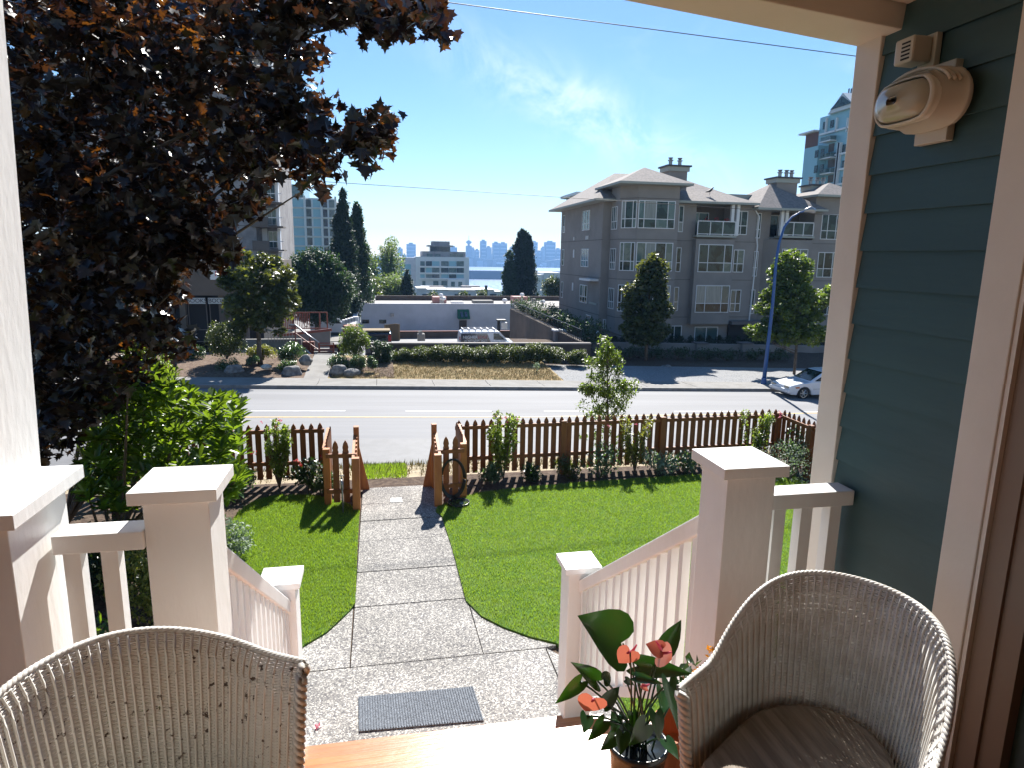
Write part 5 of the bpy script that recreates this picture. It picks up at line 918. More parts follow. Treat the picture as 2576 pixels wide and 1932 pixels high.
while zz_ > -26:
    for c0, c1, mt_ in ((.02, .17, 'bluepanel'), (.20, .27, 'glass'), (.30, .48, 'bluepanel'), (.52, .60, 'glass'), (.63, .76, 'bluepanel'), (.79, .86, 'glass'), (.89, .98, 'glassg')): q0, q1 = gx0+(gx1-gx0)*c0, gx0+(gx1-gx0)*c1; MB().box(q0, q1, GY-.12, GY-.001, zz_+.15, zz_+2.45).build('window', M[mt_], gt)
    MB().box(gx0-.1, gx1+.1, GY-.5, GY-.13, zz_-.1, zz_+.1).build('slab_edge', M['towerw'], gt); zz_ -= 2.9
for c in (0, .185, .50, .77, 1.0): q = gx0+(gx1-gx0)*c; MB().box(q-.3, q+.3, GY-.8, GY-.51, -26, gz1+.6).build('pier', M['towerw'], gt)

# ramp, stairs and rails left of the parking lot ---------------------------
z5 = lambda x, y, Y: aty(640+x/6.38, 640+y/6.38, Y)
rp_ = thing('access_ramp', 'pale concrete access ramp with a brown coping beside the parking lot', 'ramp', (-5, 41.5, -3))
a, b, c, d = z5(200, 1480, 41.4), z5(1215, 1480, 41.4), z5(1215, 1215, 41.4), z5(370, 1310, 41.4)
MB().add([tuple(a), tuple(b), tuple(c), tuple(d)]+[(p[0], p[1]+.3, p[2]) for p in (a, b, c, d)], [(0, 1, 2, 3), (7, 6, 5, 4), (3, 2, 6, 7), (1, 5, 6, 2), (0, 3, 7, 4)]).build('ramp_wall', M['conc'], rp_)
MB().tube([tuple(d+np.array([0, .05, .05])), tuple(c+np.array([0.1, .05, .05]))], .09, 6).build('coping', M['redmetal'], rp_)
a, b = z5(340, 1440, 40.8), z5(960, 1390, 40.8); MB().box(a[0]-2.4, z5(760, 1400, 40.8)[0], 40.6, 40.9, -3.2, z5(500, 1345, 40.8)[2]).build('lower_wall', M['conc'], rp_); MB().box(z5(780, 1400, 40.0)[0], z5(960, 1400, 40.0)[0], 39.8, 40.2, -3.2, z5(870, 1390, 40.0)[2]).build('brown_pier', M['redwood'], rp_)
for i in range(3): MB().box(-3.8, -2.5, 38.6+.35*i, 38.95+.35*i, -3, -2.30+.13*i).build('step', M['conc'], rp_)
hr = thing('stair_handrail', 'grey metal handrail sloping down beside the walkway steps', 'railing', (-4, 39.5, -2)); mb = MB(); P_ = [z5(555, 1125, 39.8), z5(650, 1120, 39.8), z5(890, 1310, 39.4), z5(1040, 1415, 39)]; mb.tube(P_, .055, 6); mb.build('top_rail', M['metal'], hr, smooth=True)
mb = MB(); mb.tube([z5(660, 1260, 39.8), z5(880, 1420, 39.4), z5(1035, 1530, 39)], .035, 6); [mb.tube([p, (p[0], p[1], p[2]-1.5)], .04, 6) for p in P_[1:]]; mb.build('lower_rail', M['redmetal'], hr)
mb = MB(); mb.tube([z5(820, 1520, 38.8), z5(930, 1620, 38.4), z5(965, 1610, 38.3)], .05, 6); mb.build('kerb_rail', M['metal'], hr)
rf = thing('red_fence', 'dark red metal picket railing in front of the white van', 'railing', (-6, 44, -3)); a, b = z5(430, 925, 44), z5(1165, 922, 44); zl = z5(800, 1190, 44)[2]
MB().tube([a, b], .04, 6).build('top_rail', M['redmetal'], rf); MB().tube([(a[0], 44, zl+.05), (b[0], 44, zl+.05)], .035, 6).build('bottom_rail', M['redmetal'], rf)
xx = a[0]
while xx < z5(880, 925, 44)[0]: MB().box(xx, xx+.045, 43.98, 44.02, zl, a[2]).build('bar', M['redmetal'], rf); xx += .105
for x_ in (1045, 1163): q = z5(x_, 925, 44); MB().box(q[0]-.04, q[0]+.04, 43.96, 44.04, zl, q[2]).build('bar', M['redmetal'], rf)
bf = thing('balustrade', 'grey metal balustrade along the ramp left of the handrail', 'railing', (-7, 40.5, -2.4)); a, b = z5(210, 1210, 40.5), z5(640, 1215, 40.5); zl = z5(400, 1400, 40.5)[2]
MB().tube([a, b], .03, 5).build('top_rail', M['metal'], bf); xx = a[0]
while xx < b[0]: MB().box(xx, xx+.03, 40.49, 40.52, zl, a[2]).build('baluster', M['metal'], bf); xx += .17
rr_ = thing('walkway_gate', 'low red brown rail gate at the top of the walkway', 'railing', (-2.6, 38.9, -2.3)); 
for y0 in (1415, 1455, 1525, 1560): MB().tube([z5(1035, y0, 38.9), z5(1275, y0-2, 38.9)], .03, 5).build('rail', M['redmetal'], rr_)
for x_ in (1035, 1270): MB().tube([z5(x_, 1410, 38.9), z5(x_, 1640, 38.9)], .04, 5).build('post', M['redmetal'], rr_)
t = thing('red_board_fence', 'short red stained board screen beside the walkway gate', 'fence', (-1.8, 39.4, -2.6)); 
for i in range(5): a = z5(1205+i*42, 1440, 39.4); MB().box(a[0], a[0]+.23, 39.38, 39.42, -3, a[2]).build('board', M['redwood'], t)

# ================================================================= VEHICLES
def wheel(par, x, y, z, r=.31, w=.2, ax='y', spokes=6):
    s = 1; t_ = MB(); n = 24
    ring = [(r*.72, -w/2), (r*.98, -w/2), (r, -w*.3), (r, w*.3), (r*.98, w/2), (r*.72, w/2)]
    V = []; 
    for rr, ww in ring:
        for j in range(n): a = 2*math.pi*j/n; V.append((x+rr*math.cos(a), y+ww, z+rr*math.sin(a)))
    Fq = [(i*n+j, i*n+(j+1) % n, (i+1)*n+(j+1) % n, (i+1)*n+j) for i in range(5) for j in range(n)]
    w_ = npmesh('wheel', np.array(V), Fq, M['tyre'], par, smooth=True); mb = MB()
    mb.tube([(x, y-w*.32, z), (x, y+w*.3, z)], r*.2, 10)
    for k in range(spokes): a = 2*math.pi*k/spokes; mb.tube([(x, y-w*.30, z), (x+r*.70*math.cos(a), y-w*.36, z+r*.70*math.sin(a))], [r*.14, r*.09], 5)
    V = []; 
    for rr, ww in ((r*.66, -w*.45), (r*.74, -w*.47), (r*.74, -w*.2), (r*.66, -w*.2)):
        for j in range(n): a = 2*math.pi*j/n; V.append((x+rr*math.cos(a), y+ww, z+rr*math.sin(a)))
    mb.add(V, [(i*n+j, i*n+(j+1) % n, (i+1) % 4*n+(j+1) % n, (i+1) % 4*n+j) for i in range(4) for j in range(n)]); mb.build('rim', M['rim'], w_); MB().tube([(x, y-w*.1, z), (x, y+w*.3, z)], r*.7, 20).build('brake_shadow', M['black'], w_); return w_
def profile_body(par, prof, x0, y0, wd, zb, m, tuck=None, name='body'):
    """side outline (x,z) swept across the width; upper part drawn in"""
    n = len(prof); V = []; st_ = [(-wd/2, .96), (-wd/2+.05, 1.0), (0, 1.012), (wd/2-.05, 1.0), (wd/2, .96)]
    for yy, s in st_:
        for x, z in prof:
            k = max(0, (z-.85)/.6) if tuck else 0; V.append((x0+x, y0+yy*(1-(tuck or 0)*k), zb+.2+(z-.2)*s))
    Fc = [(i*n+j, i*n+(j+1) % n, (i+1)*n+(j+1) % n, (i+1)*n+j) for i in range(4) for j in range(n)]+[tuple(range(n))[::-1], tuple(4*n+j for j in range(n))]
    o = npmesh(name, np.array(V), Fc, m, par, smooth=False); bv_ = o.modifiers.new('bevel', 'BEVEL'); bv_.width = .035; bv_.segments = 3; bv_.limit_method = 'ANGLE'; bv_.angle_limit = .5; return o
def hatchback(x0, y0, label):
    zb = roadz(x0+2); c = thing('parked_car', label, 'car', (x0+2.1, y0, zb)); W_ = 1.68
    low_ = [(.0, .42), (.02, .62), (.12, .70), (.9, .86), (1.28, .93), (3.95, .97), (4.2, .90), (4.22, .45), (4.1, .24), (3.62, .22), (3.55, .45), (3.38, .60), (3.1, .62), (2.85, .56), (2.75, .22), (1.25, .20), (1.17, .45), (1.0, .60), (.82, .64), (.62, .58), (.48, .42), (.42, .22), (.1, .24)]
    profile_body(c, low_, x0, y0, W_, zb, M['carwhite'])
    cab = [(1.15, .90), (1.95, 1.37), (2.3, 1.41), (3.2, 1.40), (3.6, 1.34), (4.05, .94)]; profile_body(c, cab, x0, y0, W_-.12, zb, M['carwhite'], .12, 'cabin')
    y = y0-W_/2
    def pan(pts, m, nm, dy=0.): 
        V = [(x0+a, y+.005+dy+.13*max(0, (b-.9)/.5), zb+b) for a, b in pts]+[(x0+a, y+.04+dy+.13*max(0, (b-.9)/.5), zb+b) for a, b in pts]; n = len(pts); return MB().add(V, [tuple(range(n)), tuple(range(n, 2*n))[::-1]]+[(i, n+i, n+(i+1) % n, (i+1) % n) for i in range(n)]).build(nm, M[m], c)
    pan([(1.42, .95), (2.05, 1.31), (2.38, 1.34), (2.40, .955)], 'glass', 'side_window', .03); pan([(2.47, .955), (2.45, 1.34), (3.2, 1.33), (3.45, 1.25), (3.75, .97)], 'glass', 'side_window', .03)
    MB().hexa([(x0+1.22, y0-.66, zb+.93), (x0+1.90, y0-.60, zb+1.345), (x0+1.90, y0+.60, zb+1.345), (x0+1.22, y0+.66, zb+.93), (x0+1.20, y0-.66, zb+.955), (x0+1.88, y0-.60, zb+1.37), (x0+1.88, y0+.60, zb+1.37), (x0+1.20, y0+.66, zb+.955)]).build('windscreen', M['glass'], c)
    pan([(.30, .62), (.52, .64), (.56, .56), (.34, .55)], 'amber', 'indicator', -.012); MB().box(x0-.02, x0+.06, y-.0+.12, y+.45, zb+.55, zb+.66).build('headlight', M['lens'], c); MB().box(x0-.02, x0+.06, y0+W_/2-.45, y0+W_/2-.12, zb+.55, zb+.66).build('headlight', M['lens'], c)
    MB().box(x0-.05, x0+.25, y0-W_/2-.005, y0+W_/2+.005, zb+.33, zb+.50).build('bumper', M['carwhite'], c, bevel=.03); MB().box(x0+1.5, x0+1.62, y-.12, y-.01, zb+.98, zb+1.07).build('wing_mirror', M['black'], c, bevel=.02); MB().box(x0+2.15, x0+2.30, y-.014, y+.0, zb+.80, zb+.83).build('door_handle', M['black'], c); MB().box(x0+1.3, x0+2.7, y-.012, y, zb+.50, zb+.515).build('trim_strip', M['metal'], c)
    for wx in (.82, 3.28):
        for wy in (y0-W_/2+.11, y0+W_/2-.11): wheel(c, x0+wx, wy, zb+.29, .29, .19)
    return c
hatchback(aty(1957, 960, 29.6)[0]+.1, 29.55, 'white two door hatchback parked at the far kerb beside the blue lamp post')
def van(x0, Y, zb, label, L_=5.2, col='vanwhite', flip=False, rack=True, sc=1.0, lower=None):
    t = thing('van', label, 'van', (x0+L_/2, Y, zb)); W_ = 1.95
    pr = [(0, .35), (0, 1.0), (.10, 1.85), (.3, 1.95), (L_-2.0, 1.95), (L_-1.75, 1.90), (L_-1.05, 1.18), (L_-.15, 1.0), (L_, .8), (L_, .35), (L_-.5, .3), (.5, .3)]
    if flip: pr = [(L_-a, b) for a, b in pr][::-1]
    profile_body(t, pr, x0, Y, W_, zb, M[col]); y = Y-W_/2
    f = (lambda a: x0+L_-a) if flip else (lambda a: x0+a)
    q = [(f(L_-2.3), 1.22), (f(L_-2.3), 1.78), (f(L_-1.85), 1.76), (f(L_-1.25), 1.22)]; MB().add([(a, y-.015, zb+b) for a, b in q]+[(a, y+.02, zb+b) for a, b in q], [(0, 1, 2, 3), (7, 6, 5, 4), (0, 4, 5, 1), (1, 5, 6, 2), (2, 6, 7, 3), (3, 7, 4, 0)]).build('side_window', M['glass'], t)
    if rack:
        for s in (-.6, .6): MB().tube([(f(.3), Y+s, zb+2.12), (f(L_-2.0), Y+s, zb+2.12)], .045, 6).build('rack_rail', M['metal'], t)
        for k in range(6): a = f(.35+k*(L_-2.5)/5); MB().box(a-.03, a+.03, Y-.7, Y+.7, zb+1.96, zb+2.16).build('rack_bar', M['trimw'], t)
    for a in (.95, L_-.95): wheel(t, f(a), Y-W_/2+.13, zb+.34, .34, .22); wheel(t, f(a), Y+W_/2-.13, zb+.34, .34, .22)
    return t, y, f
V_Y = 58.; a, b = aty(1153, 838, V_Y), aty(1300, 838, V_Y); vt, vy, vf = van(a[0], V_Y, -6.0+.0, 'navy and white electrician van with a ladder rack parked behind the boundary wall', L_=5.3)
zr = aty(1200, 833, V_Y-1)[2]; vt.location.z += zr-(-6+1.95); ORGz = zr-(-6+1.95)
vp = [(.05, .75), (.12, 1.78), (2.45, 1.78), (2.85, .75)]; q = [(a[0]+x, vy-.02, -6+z+ORGz) for x, z in vp]; o = MB().add(q+[(x, y_+.03, z) for x, y_, z in q], [(0, 1, 2, 3), (7, 6, 5, 4), (0, 4, 5, 1), (1, 5, 6, 2), (2, 6, 7, 3), (3, 7, 4, 0)]); ORG[vt.name] = ORG[vt.name]+np.array([0, 0, ORGz]); o.build('navy_panel', M['vandark'], vt)
textobj('lettering', 'HIGHER', M['letter'], vt, (a[0]+.95, vy-.035, -6+1.45+ORGz), .36, (math.pi/2, 0, 0)); textobj('lettering', 'EDGE', M['letterred'], vt, (a[0]+2.02, vy-.035, -6+1.45+ORGz), .36, (math.pi/2, 0, 0)); textobj('lettering', 'ELECTRIC, INC.', M['letter'], vt, (a[0]+1.45, vy-.035, -6+1.10+ORGz), .30, (math.pi/2, 0, 0)); MB().box(a[0]-.01, a[0]+.06, vy-.01, vy+.12, -6+1.2+ORGz, -6+1.5+ORGz).build('tail_light', M['redlens'], vt)
t = thing('pavement_support', None, None, (a[0]+2.6, V_Y, -6)); bpy.data.objects.remove(t)
sheet('raised_parking', [(-9, 39, -5.99+ORGz), (12.55, 39, -5.99+ORGz), (12.55, 66, -5.99+ORGz), (-9, 66, -5.99+ORGz)], M['asphalt']); 
cY = 50.; a, b = aty(1247, 862, cY), aty(1366, 862, cY); zc = aty(1320, 853, cY)[2]; cz = -5.99+ORGz; c = thing('parked_sedan', 'white sedan roof showing above the boundary wall, right of the electrician van', 'car', (a[0]+2, cY, cz)); hgt = zc-cz
profile_body(c, [(-.7, .30), (-.6, .62), (.2, .78), (1.0, hgt-.12), (1.6, hgt), (2.6, hgt-.02), (3.5, hgt-.32), (4.2, .7), (4.3, .3)], a[0], cY, 1.75, cz, M['carwhite'], .1); MB().box(a[0]+.9, a[0]+3.0, cY-.88, cY-.82, cz+hgt*.62, cz+hgt*.86).build('side_window', M['glass'], c)
for wx in (.2, 3.3): wheel(c, a[0]+wx, cY-.75, cz+.3, .3); wheel(c, a[0]+wx, cY+.75, cz+.3, .3)
a = aty(782, 800, 72); zz1 = aty(800, 795, 71)[2]; vt2, y2, f2 = van(a[0], 72, zz1-1.95, 'white panel van with roof ladders behind the dark red railing', L_=4.4); MB().box(-32, a[0]+5.5, 66, 76, zz1-2.2, zz1-1.951).build('upper_lot', M['conc']); struct(bpy.data.objects['upper_lot'])
Y = 54; a, b = aty(918, 835, Y), aty(984, 835, Y); zt2 = aty(950, 829, Y)[2]; t = thing('pickup_truck', 'dark pickup truck with red tail lights and a brown load behind the pale flowering shrub', 'truck', ((a[0]+b[0])/2, Y, -5.99+ORGz)); zb2 = -5.99+ORGz
MB().box(a[0], b[0], Y-.9, Y+.9, zb2+.45, zt2-.12).build('cab', M['vandark'], t, bevel=.12); MB().box(a[0]-.8, b[0]-.1, Y-.8, Y+.8, zt2-.05, zt2+.06).build('load', M['tan'], t); MB().box(b[0]-.25, b[0]-.02, Y-.93, Y-.88, zt2-.8, zt2-.3).build('tail_light', M['redlens'], t); MB().box(a[0]+.2, b[0]-.4, Y-.93, Y-.88, zt2-.75, zt2-.35).build('rear_window', M['glass'], t)
for wx in (a[0]+.3, b[0]-.4): wheel(t, wx, Y-.8, zb2+.36, .36); wheel(t, wx, Y+.8, zb2+.36, .36)
t = thing('loading_truck', 'dark red machinery with pale gear left of the slanted white parapet', 'truck', tuple(aty(880, 828, 62))); a, b = aty(862, 800, 62), aty(900, 840, 62); MB().box(a[0], b[0], 61, 63, zb2, a[2]-.6).build('body', M['redmetal'], t, bevel=.1)
for k in range(5): q = aty(866+k*7, 806-k*2, 61); MB().box(q[0]-.2, q[0]+.25, 60.8, 61.4, q[2]-.3, q[2]+.1).build('gear', M['trimw'], t, bevel=.05)
for wx in (a[0]+.4, b[0]-.4): wheel(t, wx, 61.05, zb2+.4, .4)

# ================================================================= PARKING LOT BACKDROP
z3 = lambda x, y, Y: aty(780+x/3.16, 480+y/3.16, Y)
ww = thing('white_building', 'low white stucco building with a flat roof and green door awning', 'building', (8, 88, -6.2)); xa, xb, zt3 = z3(400, 892, 82)[0], z3(1625, 895, 82)[0], z3(800, 893, 82)[2]
MB().box(xa, xb, 82, 82.35, -8, zt3).build('front_wall', M['whitewall'], ww); MB().box(xa, xa+.35, 82.36, 96, -8, zt3).build('side_wall', M['whitewall'], ww); MB().box(xa+.36, 40, 82.36, 95.4, -8, zt3-.5).build('roof', M['rooftop'], ww); MB().box(xa+.36, 40, 95.5, 95.9, -8, zt3+.15).build('rear_parapet', M['brownwall'], ww); MB().box(xb+.01, 40, 84, 84.3, -8, zt3-.55).build('side_wing', M['whitewall'], ww)
def rbox(x0, x1, y0, y1, Y, m, nm, d=1.2): a, b = z3(x0, y1, Y), z3(x1, y0, Y); return MB().box(a[0], b[0], Y, Y+d, a[2], b[2]).build(nm, M[m], ww)
rbox(980, 1085, 842, 888, 89, 'pinkroof', 'roof_box', 2.5); rbox(1620, 1730, 840, 890, 88, 'pinkroof', 'roof_box', 2.5); rbox(1300, 1460, 870, 893, 86, 'conc', 'skylight', 2); rbox(1125, 1220, 878, 892, 85, 'trimw', 'skylight', 1.5); rbox(1768, 1795, 855, 892, 86, 'conc', 'roof_vent', .8)
for x0, y0, r in ((502, 840, .35), (1055, 860, .4), (1547, 874, .35), (1850, 884, .35), (1040, 835, .3), (1685, 830, .3)):
    p = z3(x0, y0, 86); MB().tube([(p[0], 86, zt3-.5), (p[0], 86, p[2])], .16, 8).build('roof_vent', M['metal'], ww); MB().lathe((p[0], 86, p[2]-.1), [(r*.5, 0), (r, .1), (r, .3), (r*.6, .45)], 10).build('vent_cowl', M['trimw'], ww, smooth=True)
def fw(x0, x1, y0, y1, m, nm, d=.08): a, b = z3(x0, y1, 82), z3(x1, y0, 82); return MB().box(a[0], b[0], 82-d, 81.999, a[2], b[2]).build(nm, M[m], ww)
fw(1185, 1245, 1025, 1110, 'brownwall', 'door'); fw(415, 470, 1020, 1050, 'glass', 'window'); fw(550, 605, 1020, 1050, 'glass', 'window'); fw(640, 665, 968, 992, 'metal', 'wall_lamp', .3)
a, b, c = z3(1170, 1008, 82), z3(1262, 1008, 82), z3(1172, 938, 82); aw = MB().add([(a[0], 80.6, a[2]), (b[0], 80.6, a[2]), (b[0], 81.99, c[2]), (a[0], 81.99, c[2]), (a[0], 81.99, a[2]), (b[0], 81.99, a[2])], [(0, 1, 2, 3), (0, 3, 4), (1, 5, 2), (0, 4, 5, 1)]).build('awning', M['awning'], ww)
for k in (.32, .68): x_ = a[0]+(b[0]-a[0])*k; MB().add([(x_-.16, 80.58, a[2]+.25), (x_+.16, 80.58, a[2]+.25), (x_+.16, 81.6, c[2]-.25), (x_-.16, 81.6, c[2]-.25)], [(0, 1, 2, 3)]).build('awning_stripe', M['vandark'], aw)
a, b = z3(330, 1060, 72), z3(385, 925, 80); MB().hexa([(a[0]-.4, 60, zb2), (a[0]+.1, 60, zb2), (b[0]+.1, 81, zb2), (b[0]-.4, 81, zb2), (a[0]-.4, 60, -5.3), (a[0]+.1, 60, -5.3), (b[0]+.1, 81, b[2]), (b[0]-.4, 81, b[2])]).build('slanted_parapet', M['whitewall'], ww)
t = thing('yard_wall', 'long dark brown wall behind the parking lot', 'wall', (6, 76, -7)); a, b = z3(705, 1190, 76), z3(1600, 1107, 76); MB().box(a[0], b[0], 76, 76.3, -8, b[2]-.08).build('wall', M['brownwall'], t); MB().box(a[0], b[0], 75.9, 76.4, b[2]-.079, b[2]).build('coping', M['redwood'], t)
t = thing('tan_fence', 'tan board fence at the left end of the dark brown yard wall', 'fence', (z3(650, 1100, 74)[0], 74, -7)); 
for i in range(9): a = z3(590+i*13, 1052+abs(i-6)*1.5, 74); MB().box(a[0], a[0]+.26, 74, 74.06, -8, a[2]).build('board', M['tan'], t)
a, b = z3(857, 1185, 70), z3(915, 1135, 70); t = thing('concrete_bin', 'pale concrete block with a rounded knob against the yard wall', 'bollard', (a[0], 70, -7)); MB().box(a[0], b[0], 70, 71.2, -8, b[2]).build('block', M['conc'], t, bevel=.1); MB().tube([(a[0]+.3, 70.3, b[2]), (a[0]+.25, 70.3, b[2]+.3)], .22, 8).build('knob', M['conc'], t)
a, b = z3(660, 1210, 73), z3(1180, 1190, 73); sheet('lit_parking', [(a[0]-3, 66, -5.99+ORGz-.4), (12.5, 66, -5.99+ORGz-.4), (12.5, 76, z3(900, 1190, 76)[2]), (a[0]-3, 76, z3(900, 1190, 76)[2])], M['rooftop'])
t = thing('yard_equipment', 'dark yard equipment with pale crates beside the retaining wall', 'equipment', (z3(1520, 1030, 70)[0], 70, -6)); a, b = z3(1490, 1060, 70), z3(1560, 1022, 70); MB().box(a[0], b[0], 70, 71, b[2]-.15, b[2]).build('shelf', M['black'], t); MB().box(b[0]-.9, b[0]-.6, 70.3, 70.6, -7, b[2]-.15).build('post', M['black'], t); MB().box(b[0]-.5, b[0]+.1, 69.9, 70.5, b[2]-1.0, b[2]-.3).build('crate', M['trimw'], t)

# ================================================================= BACKGROUND TREES
def mass(name, label, px, py, rx, ry, Y, n, cr_, per, size, lm, cat='tree', zbase=None, tilt=.9, r=.3, tmpl=LEAF):
    cs = crown_from(px, py, rx, ry, Y, n); b = aty(px, py+ry, Y); zb = zbase if zbase is not None else b[2]-1; return tree(name, label, cat, (b[0], Y, zb), cs, cr_, per, size, lm, top=(b[0], Y, aty(px, py-ry*.5, Y)[2]), r=r, tmpl=tmpl, tilt=tilt)
mass('round_cedar', 'huge rounded dark green cedar behind the parking lot, left', 800, 722, 78, 78, 66, 260, 1.0, 150, .30, 'cedar_leaf', zbase=-6)
def cone(name, label, px, pt, pb, w, Y, lm, n=150, cr_=1.2, per=110, size=.4, pw=1.0, zb=-10):
    s = Y/1660*1.03; cs = []
    for k in range(n): t_ = rng.uniform(0, 1)**.75; hw = w*s*(t_**pw)*.8; a = rng.uniform(0, 6.28); q = aty(px, pt+(pb-pt)*t_, Y); rr = hw*rng.uniform(.4, 1)*(1+.18*math.sin(t_*30)); cs.append((q[0]+rr*math.cos(a), Y+rr*math.sin(a), q[2]))
    b = aty(px, pb, Y); cs.append(tuple(aty(px, pt, Y))); cs = np.array(cs); t = thing(name, label, 'tree', (b[0], Y, min(zb, b[2]))); MB().tube([(b[0], Y, min(zb, b[2])-.2), tuple(aty(px, pt+4, Y))], [w*s*.08, .05], 6).build('trunk', M['trunk'], t)
    fr = np.clip((aty(px, pb, Y)[2]-cs[:, 2])/(aty(px, pb, Y)[2]-aty(px, pt, Y)[2]), 0, 1); v, f = clumps(cs, cr_*(1.0-.78*fr**1.5), per, size, squash=1.2, tilt=1.1); npmesh('crown', v, f, M[lm], t); return t
cone('tall_fir', 'tall pointed dark fir left of the white building, the left of a pair', 862, 484, 790, 40, 78, 'conifer_leaf', 210, 1.3, 120, .34, .72)
cone('tall_fir', 'tall dark evergreen leaning behind the pointed fir, the right of the pair', 897, 516, 760, 40, 84, 'darkshrub_leaf', 170, 1.2, 90, .36, .62)
def poplar(px, pt, pb, w, Y, label):
    s = Y/1660*1.03; cs = []; b = aty(px, pb, Y)
    for j in range(9):
        x1 = px+rng.uniform(-1, 1)*w; x0 = px+rng.uniform(-.5, .5)*w; top_ = pt+abs(x1-px)/w*60*rng.uniform(.4, 1.1)
        for u in np.linspace(0, 1, 16): cs.append(aty(x0+(x1-x0)*u, pb+(top_-pb)*u, Y+rng.normal(0, 1.5)))
    cs = np.array(cs); tree('poplar', label, 'tree', (b[0], Y, b[2]-1), cs, 1.1, 46, .42, 'poplar_leaf', r=.35, group=None, nl=20)
poplar(985, 603, 735, 26, 128, 'pale green poplar with upswept branches left of the white glass block'); poplar(935, 640, 735, 24, 124, 'lower poplar between the dark evergreens and the upswept poplar')
mass('green_thicket', 'yellow green thicket behind the left end of the flat roof', 975, 725, 48, 24, 112, 70, 1.5, 120, .4, 'poplar_leaf'); mass('green_thicket', 'olive green tree low between the poplars', 925, 735, 24, 30, 105, 40, 1.5, 120, .4, 'hedge_leaf')
cone('small_spruce', 'small dark spruce in front of the white glass block', 1024, 683, 752, 17, 110, 'conifer_leaf', 60, 1.0, 90, .35, .8)
cone('twin_top_cypress', 'dark twin topped cypress standing in front of the harbour', 1315, 583, 760, 36, 112, 'conifer_leaf', 210, 1.35, 110, .42, .35); cone('twin_top_cypress_companion', 'lighter green evergreen against the left side of the dark cypress', 1282, 632, 760, 20, 110, 'cedar_leaf', 70, 1.1, 90, .42, .3)
cone('second_leader', 'narrow side leader of the dark cypress, on its right', 1332, 594, 650, 8, 112, 'conifer_leaf', 26, .8, 60, .4, .5, zb=-3)
mass('far_bush', 'round green tree in front of the pale block beside the apartment building', 1392, 722, 20, 22, 105, 40, 1.0, 90, .35, 'hedge_leaf')
for i, (px, py, w_) in enumerate([(690, 655, 14), (712, 640, 12), (1215, 742, 8), (1165, 745, 7), (1090, 744, 8)]): mass('far_shrub', ['small dark tree at the foot of the glass tower', 'green treetop at the foot of the glass tower', 'tiny green tree before the low white houses, the right one', 'tiny green tree before the low white houses, the middle one', 'tiny green tree before the low white houses, the left one'][i], px, py, w_, w_*1.2, 100 if i < 2 else 150, 14, 1.0, 60, .4, 'hedge_leaf')

# ================================================================= MID-DISTANCE BUILDINGS
z6 = lambda x, y, Y: aty(900+x/5.53, 590+y/5.53, Y)
gb = thing('white_glass_block', 'white and green glass mid rise block with a roof pavilion before the harbour', 'building', (z6(1200, 700, 290)[0], 300, -45)); BY = 290.
def bb(x0, x1, y0, y1, m, nm, Y=BY, d=20, par=None): a, b = z6(x0, y1, Y), z6(x1, y0, Y); return MB().box(a[0], b[0], Y, Y+d, a[2], b[2]).build(nm, M[m], par or gb)
bb(820, 1550, 310, 980, 'towerw', 'wall'); bb(900, 1500, 235, 309, 'concw', 'upper_wall', BY+2, 16); bb(1035, 1280, 90, 150, 'concw', 'roof_pavilion', BY+4, 8); bb(980, 1330, 145, 158, 'concw', 'pavilion_roof', BY+2, 12); bb(1005, 1285, 159, 234, 'glass', 'pavilion_glass', BY+5, 8); bb(560, 815, 315, 980, 'whitewall', 'wing', BY+4, 16)
for r, (y0, y1) in enumerate(((365, 435), (455, 525), (548, 600))):
    for x0, x1 in ((870, 930), (950, 1030), (1035, 1135), (1160, 1262), (1270, 1370), (1375, 1475)): bb(x0, x1, y0, y1, ['glassg', 'glass', 'bluepanel'][(r+int(x0/90)) % 3], 'window', BY-.3, .29)
    bb(860, 1500, y1+2, y1+16, 'trimw', 'balcony_edge', BY-1.2, .8); bb(590, 740, y0+40, y1+40, 'bluepanel', 'window', BY+3.7, .29)
for x0, x1 in ((1070, 1150), (1280, 1370), (1375, 1465), (960, 1040)): bb(x0, x1, 262, 305, 'glassg', 'window', BY+1.7, .29)
for x0, x1 in ((900, 940), (1050, 1120), (1165, 1245)): bb(x0, x1, 640, 700, 'glassg', 'window', BY-.3, .29)
bb(1255, 1495, 620, 740, 'trimw', 'porch_block', BY-4, 3.9)
for x0, x1 in ((1300, 1350), (1400, 1450)): bb(x0, x1, 650, 715, 'glassg', 'window', BY-4.3, .29)
lh = thing('low_white_houses', 'row of low white terraced houses with cluttered roofs below the glass block', 'building', (z6(1300, 800, 200)[0], 205, -20)); LYY = 200.
for x0, x1, y0 in ((820, 960, 745), (961, 1260, 762), (1261, 1640, 770), (1641, 1900, 765), (1901, 2000, 790)): bb(x0, x1, y0, 900, 'whitewall', 'house_front', LYY, 10, lh); bb(x0, x1, y0-7, y0-1, 'trimw', 'parapet', LYY-.4, 11, lh)
for x0, x1, y0 in ((1000, 1200, 715), (1450, 1700, 710), (880, 1010, 715)): bb(x0, x1, y0, y0+30, 'concw' if x0 > 900 else 'towerw', 'roof_clutter', LYY+12, 4, lh)
for x0, x1 in ((900, 980), (1350, 1435), (1520, 1570), (1665, 1700), (1840, 1930)): bb(x0, x1, 820, 850, 'glass', 'window', LYY-.3, .29, lh)
t = thing('utility_pole', 'thin dark pole rising in front of the low white houses', 'pole', tuple(z6(1787, 860, 190))); MB().tube([tuple(z6(1787, 880, 190)), tuple(z6(1785, 700, 190))], .45, 6).build('pole', M['black'], t)
pb_ = thing('pale_block', 'pale glass block beside the apartment building, in front of the harbour', 'building', (aty(1380, 690, 230)[0], 236, -40))
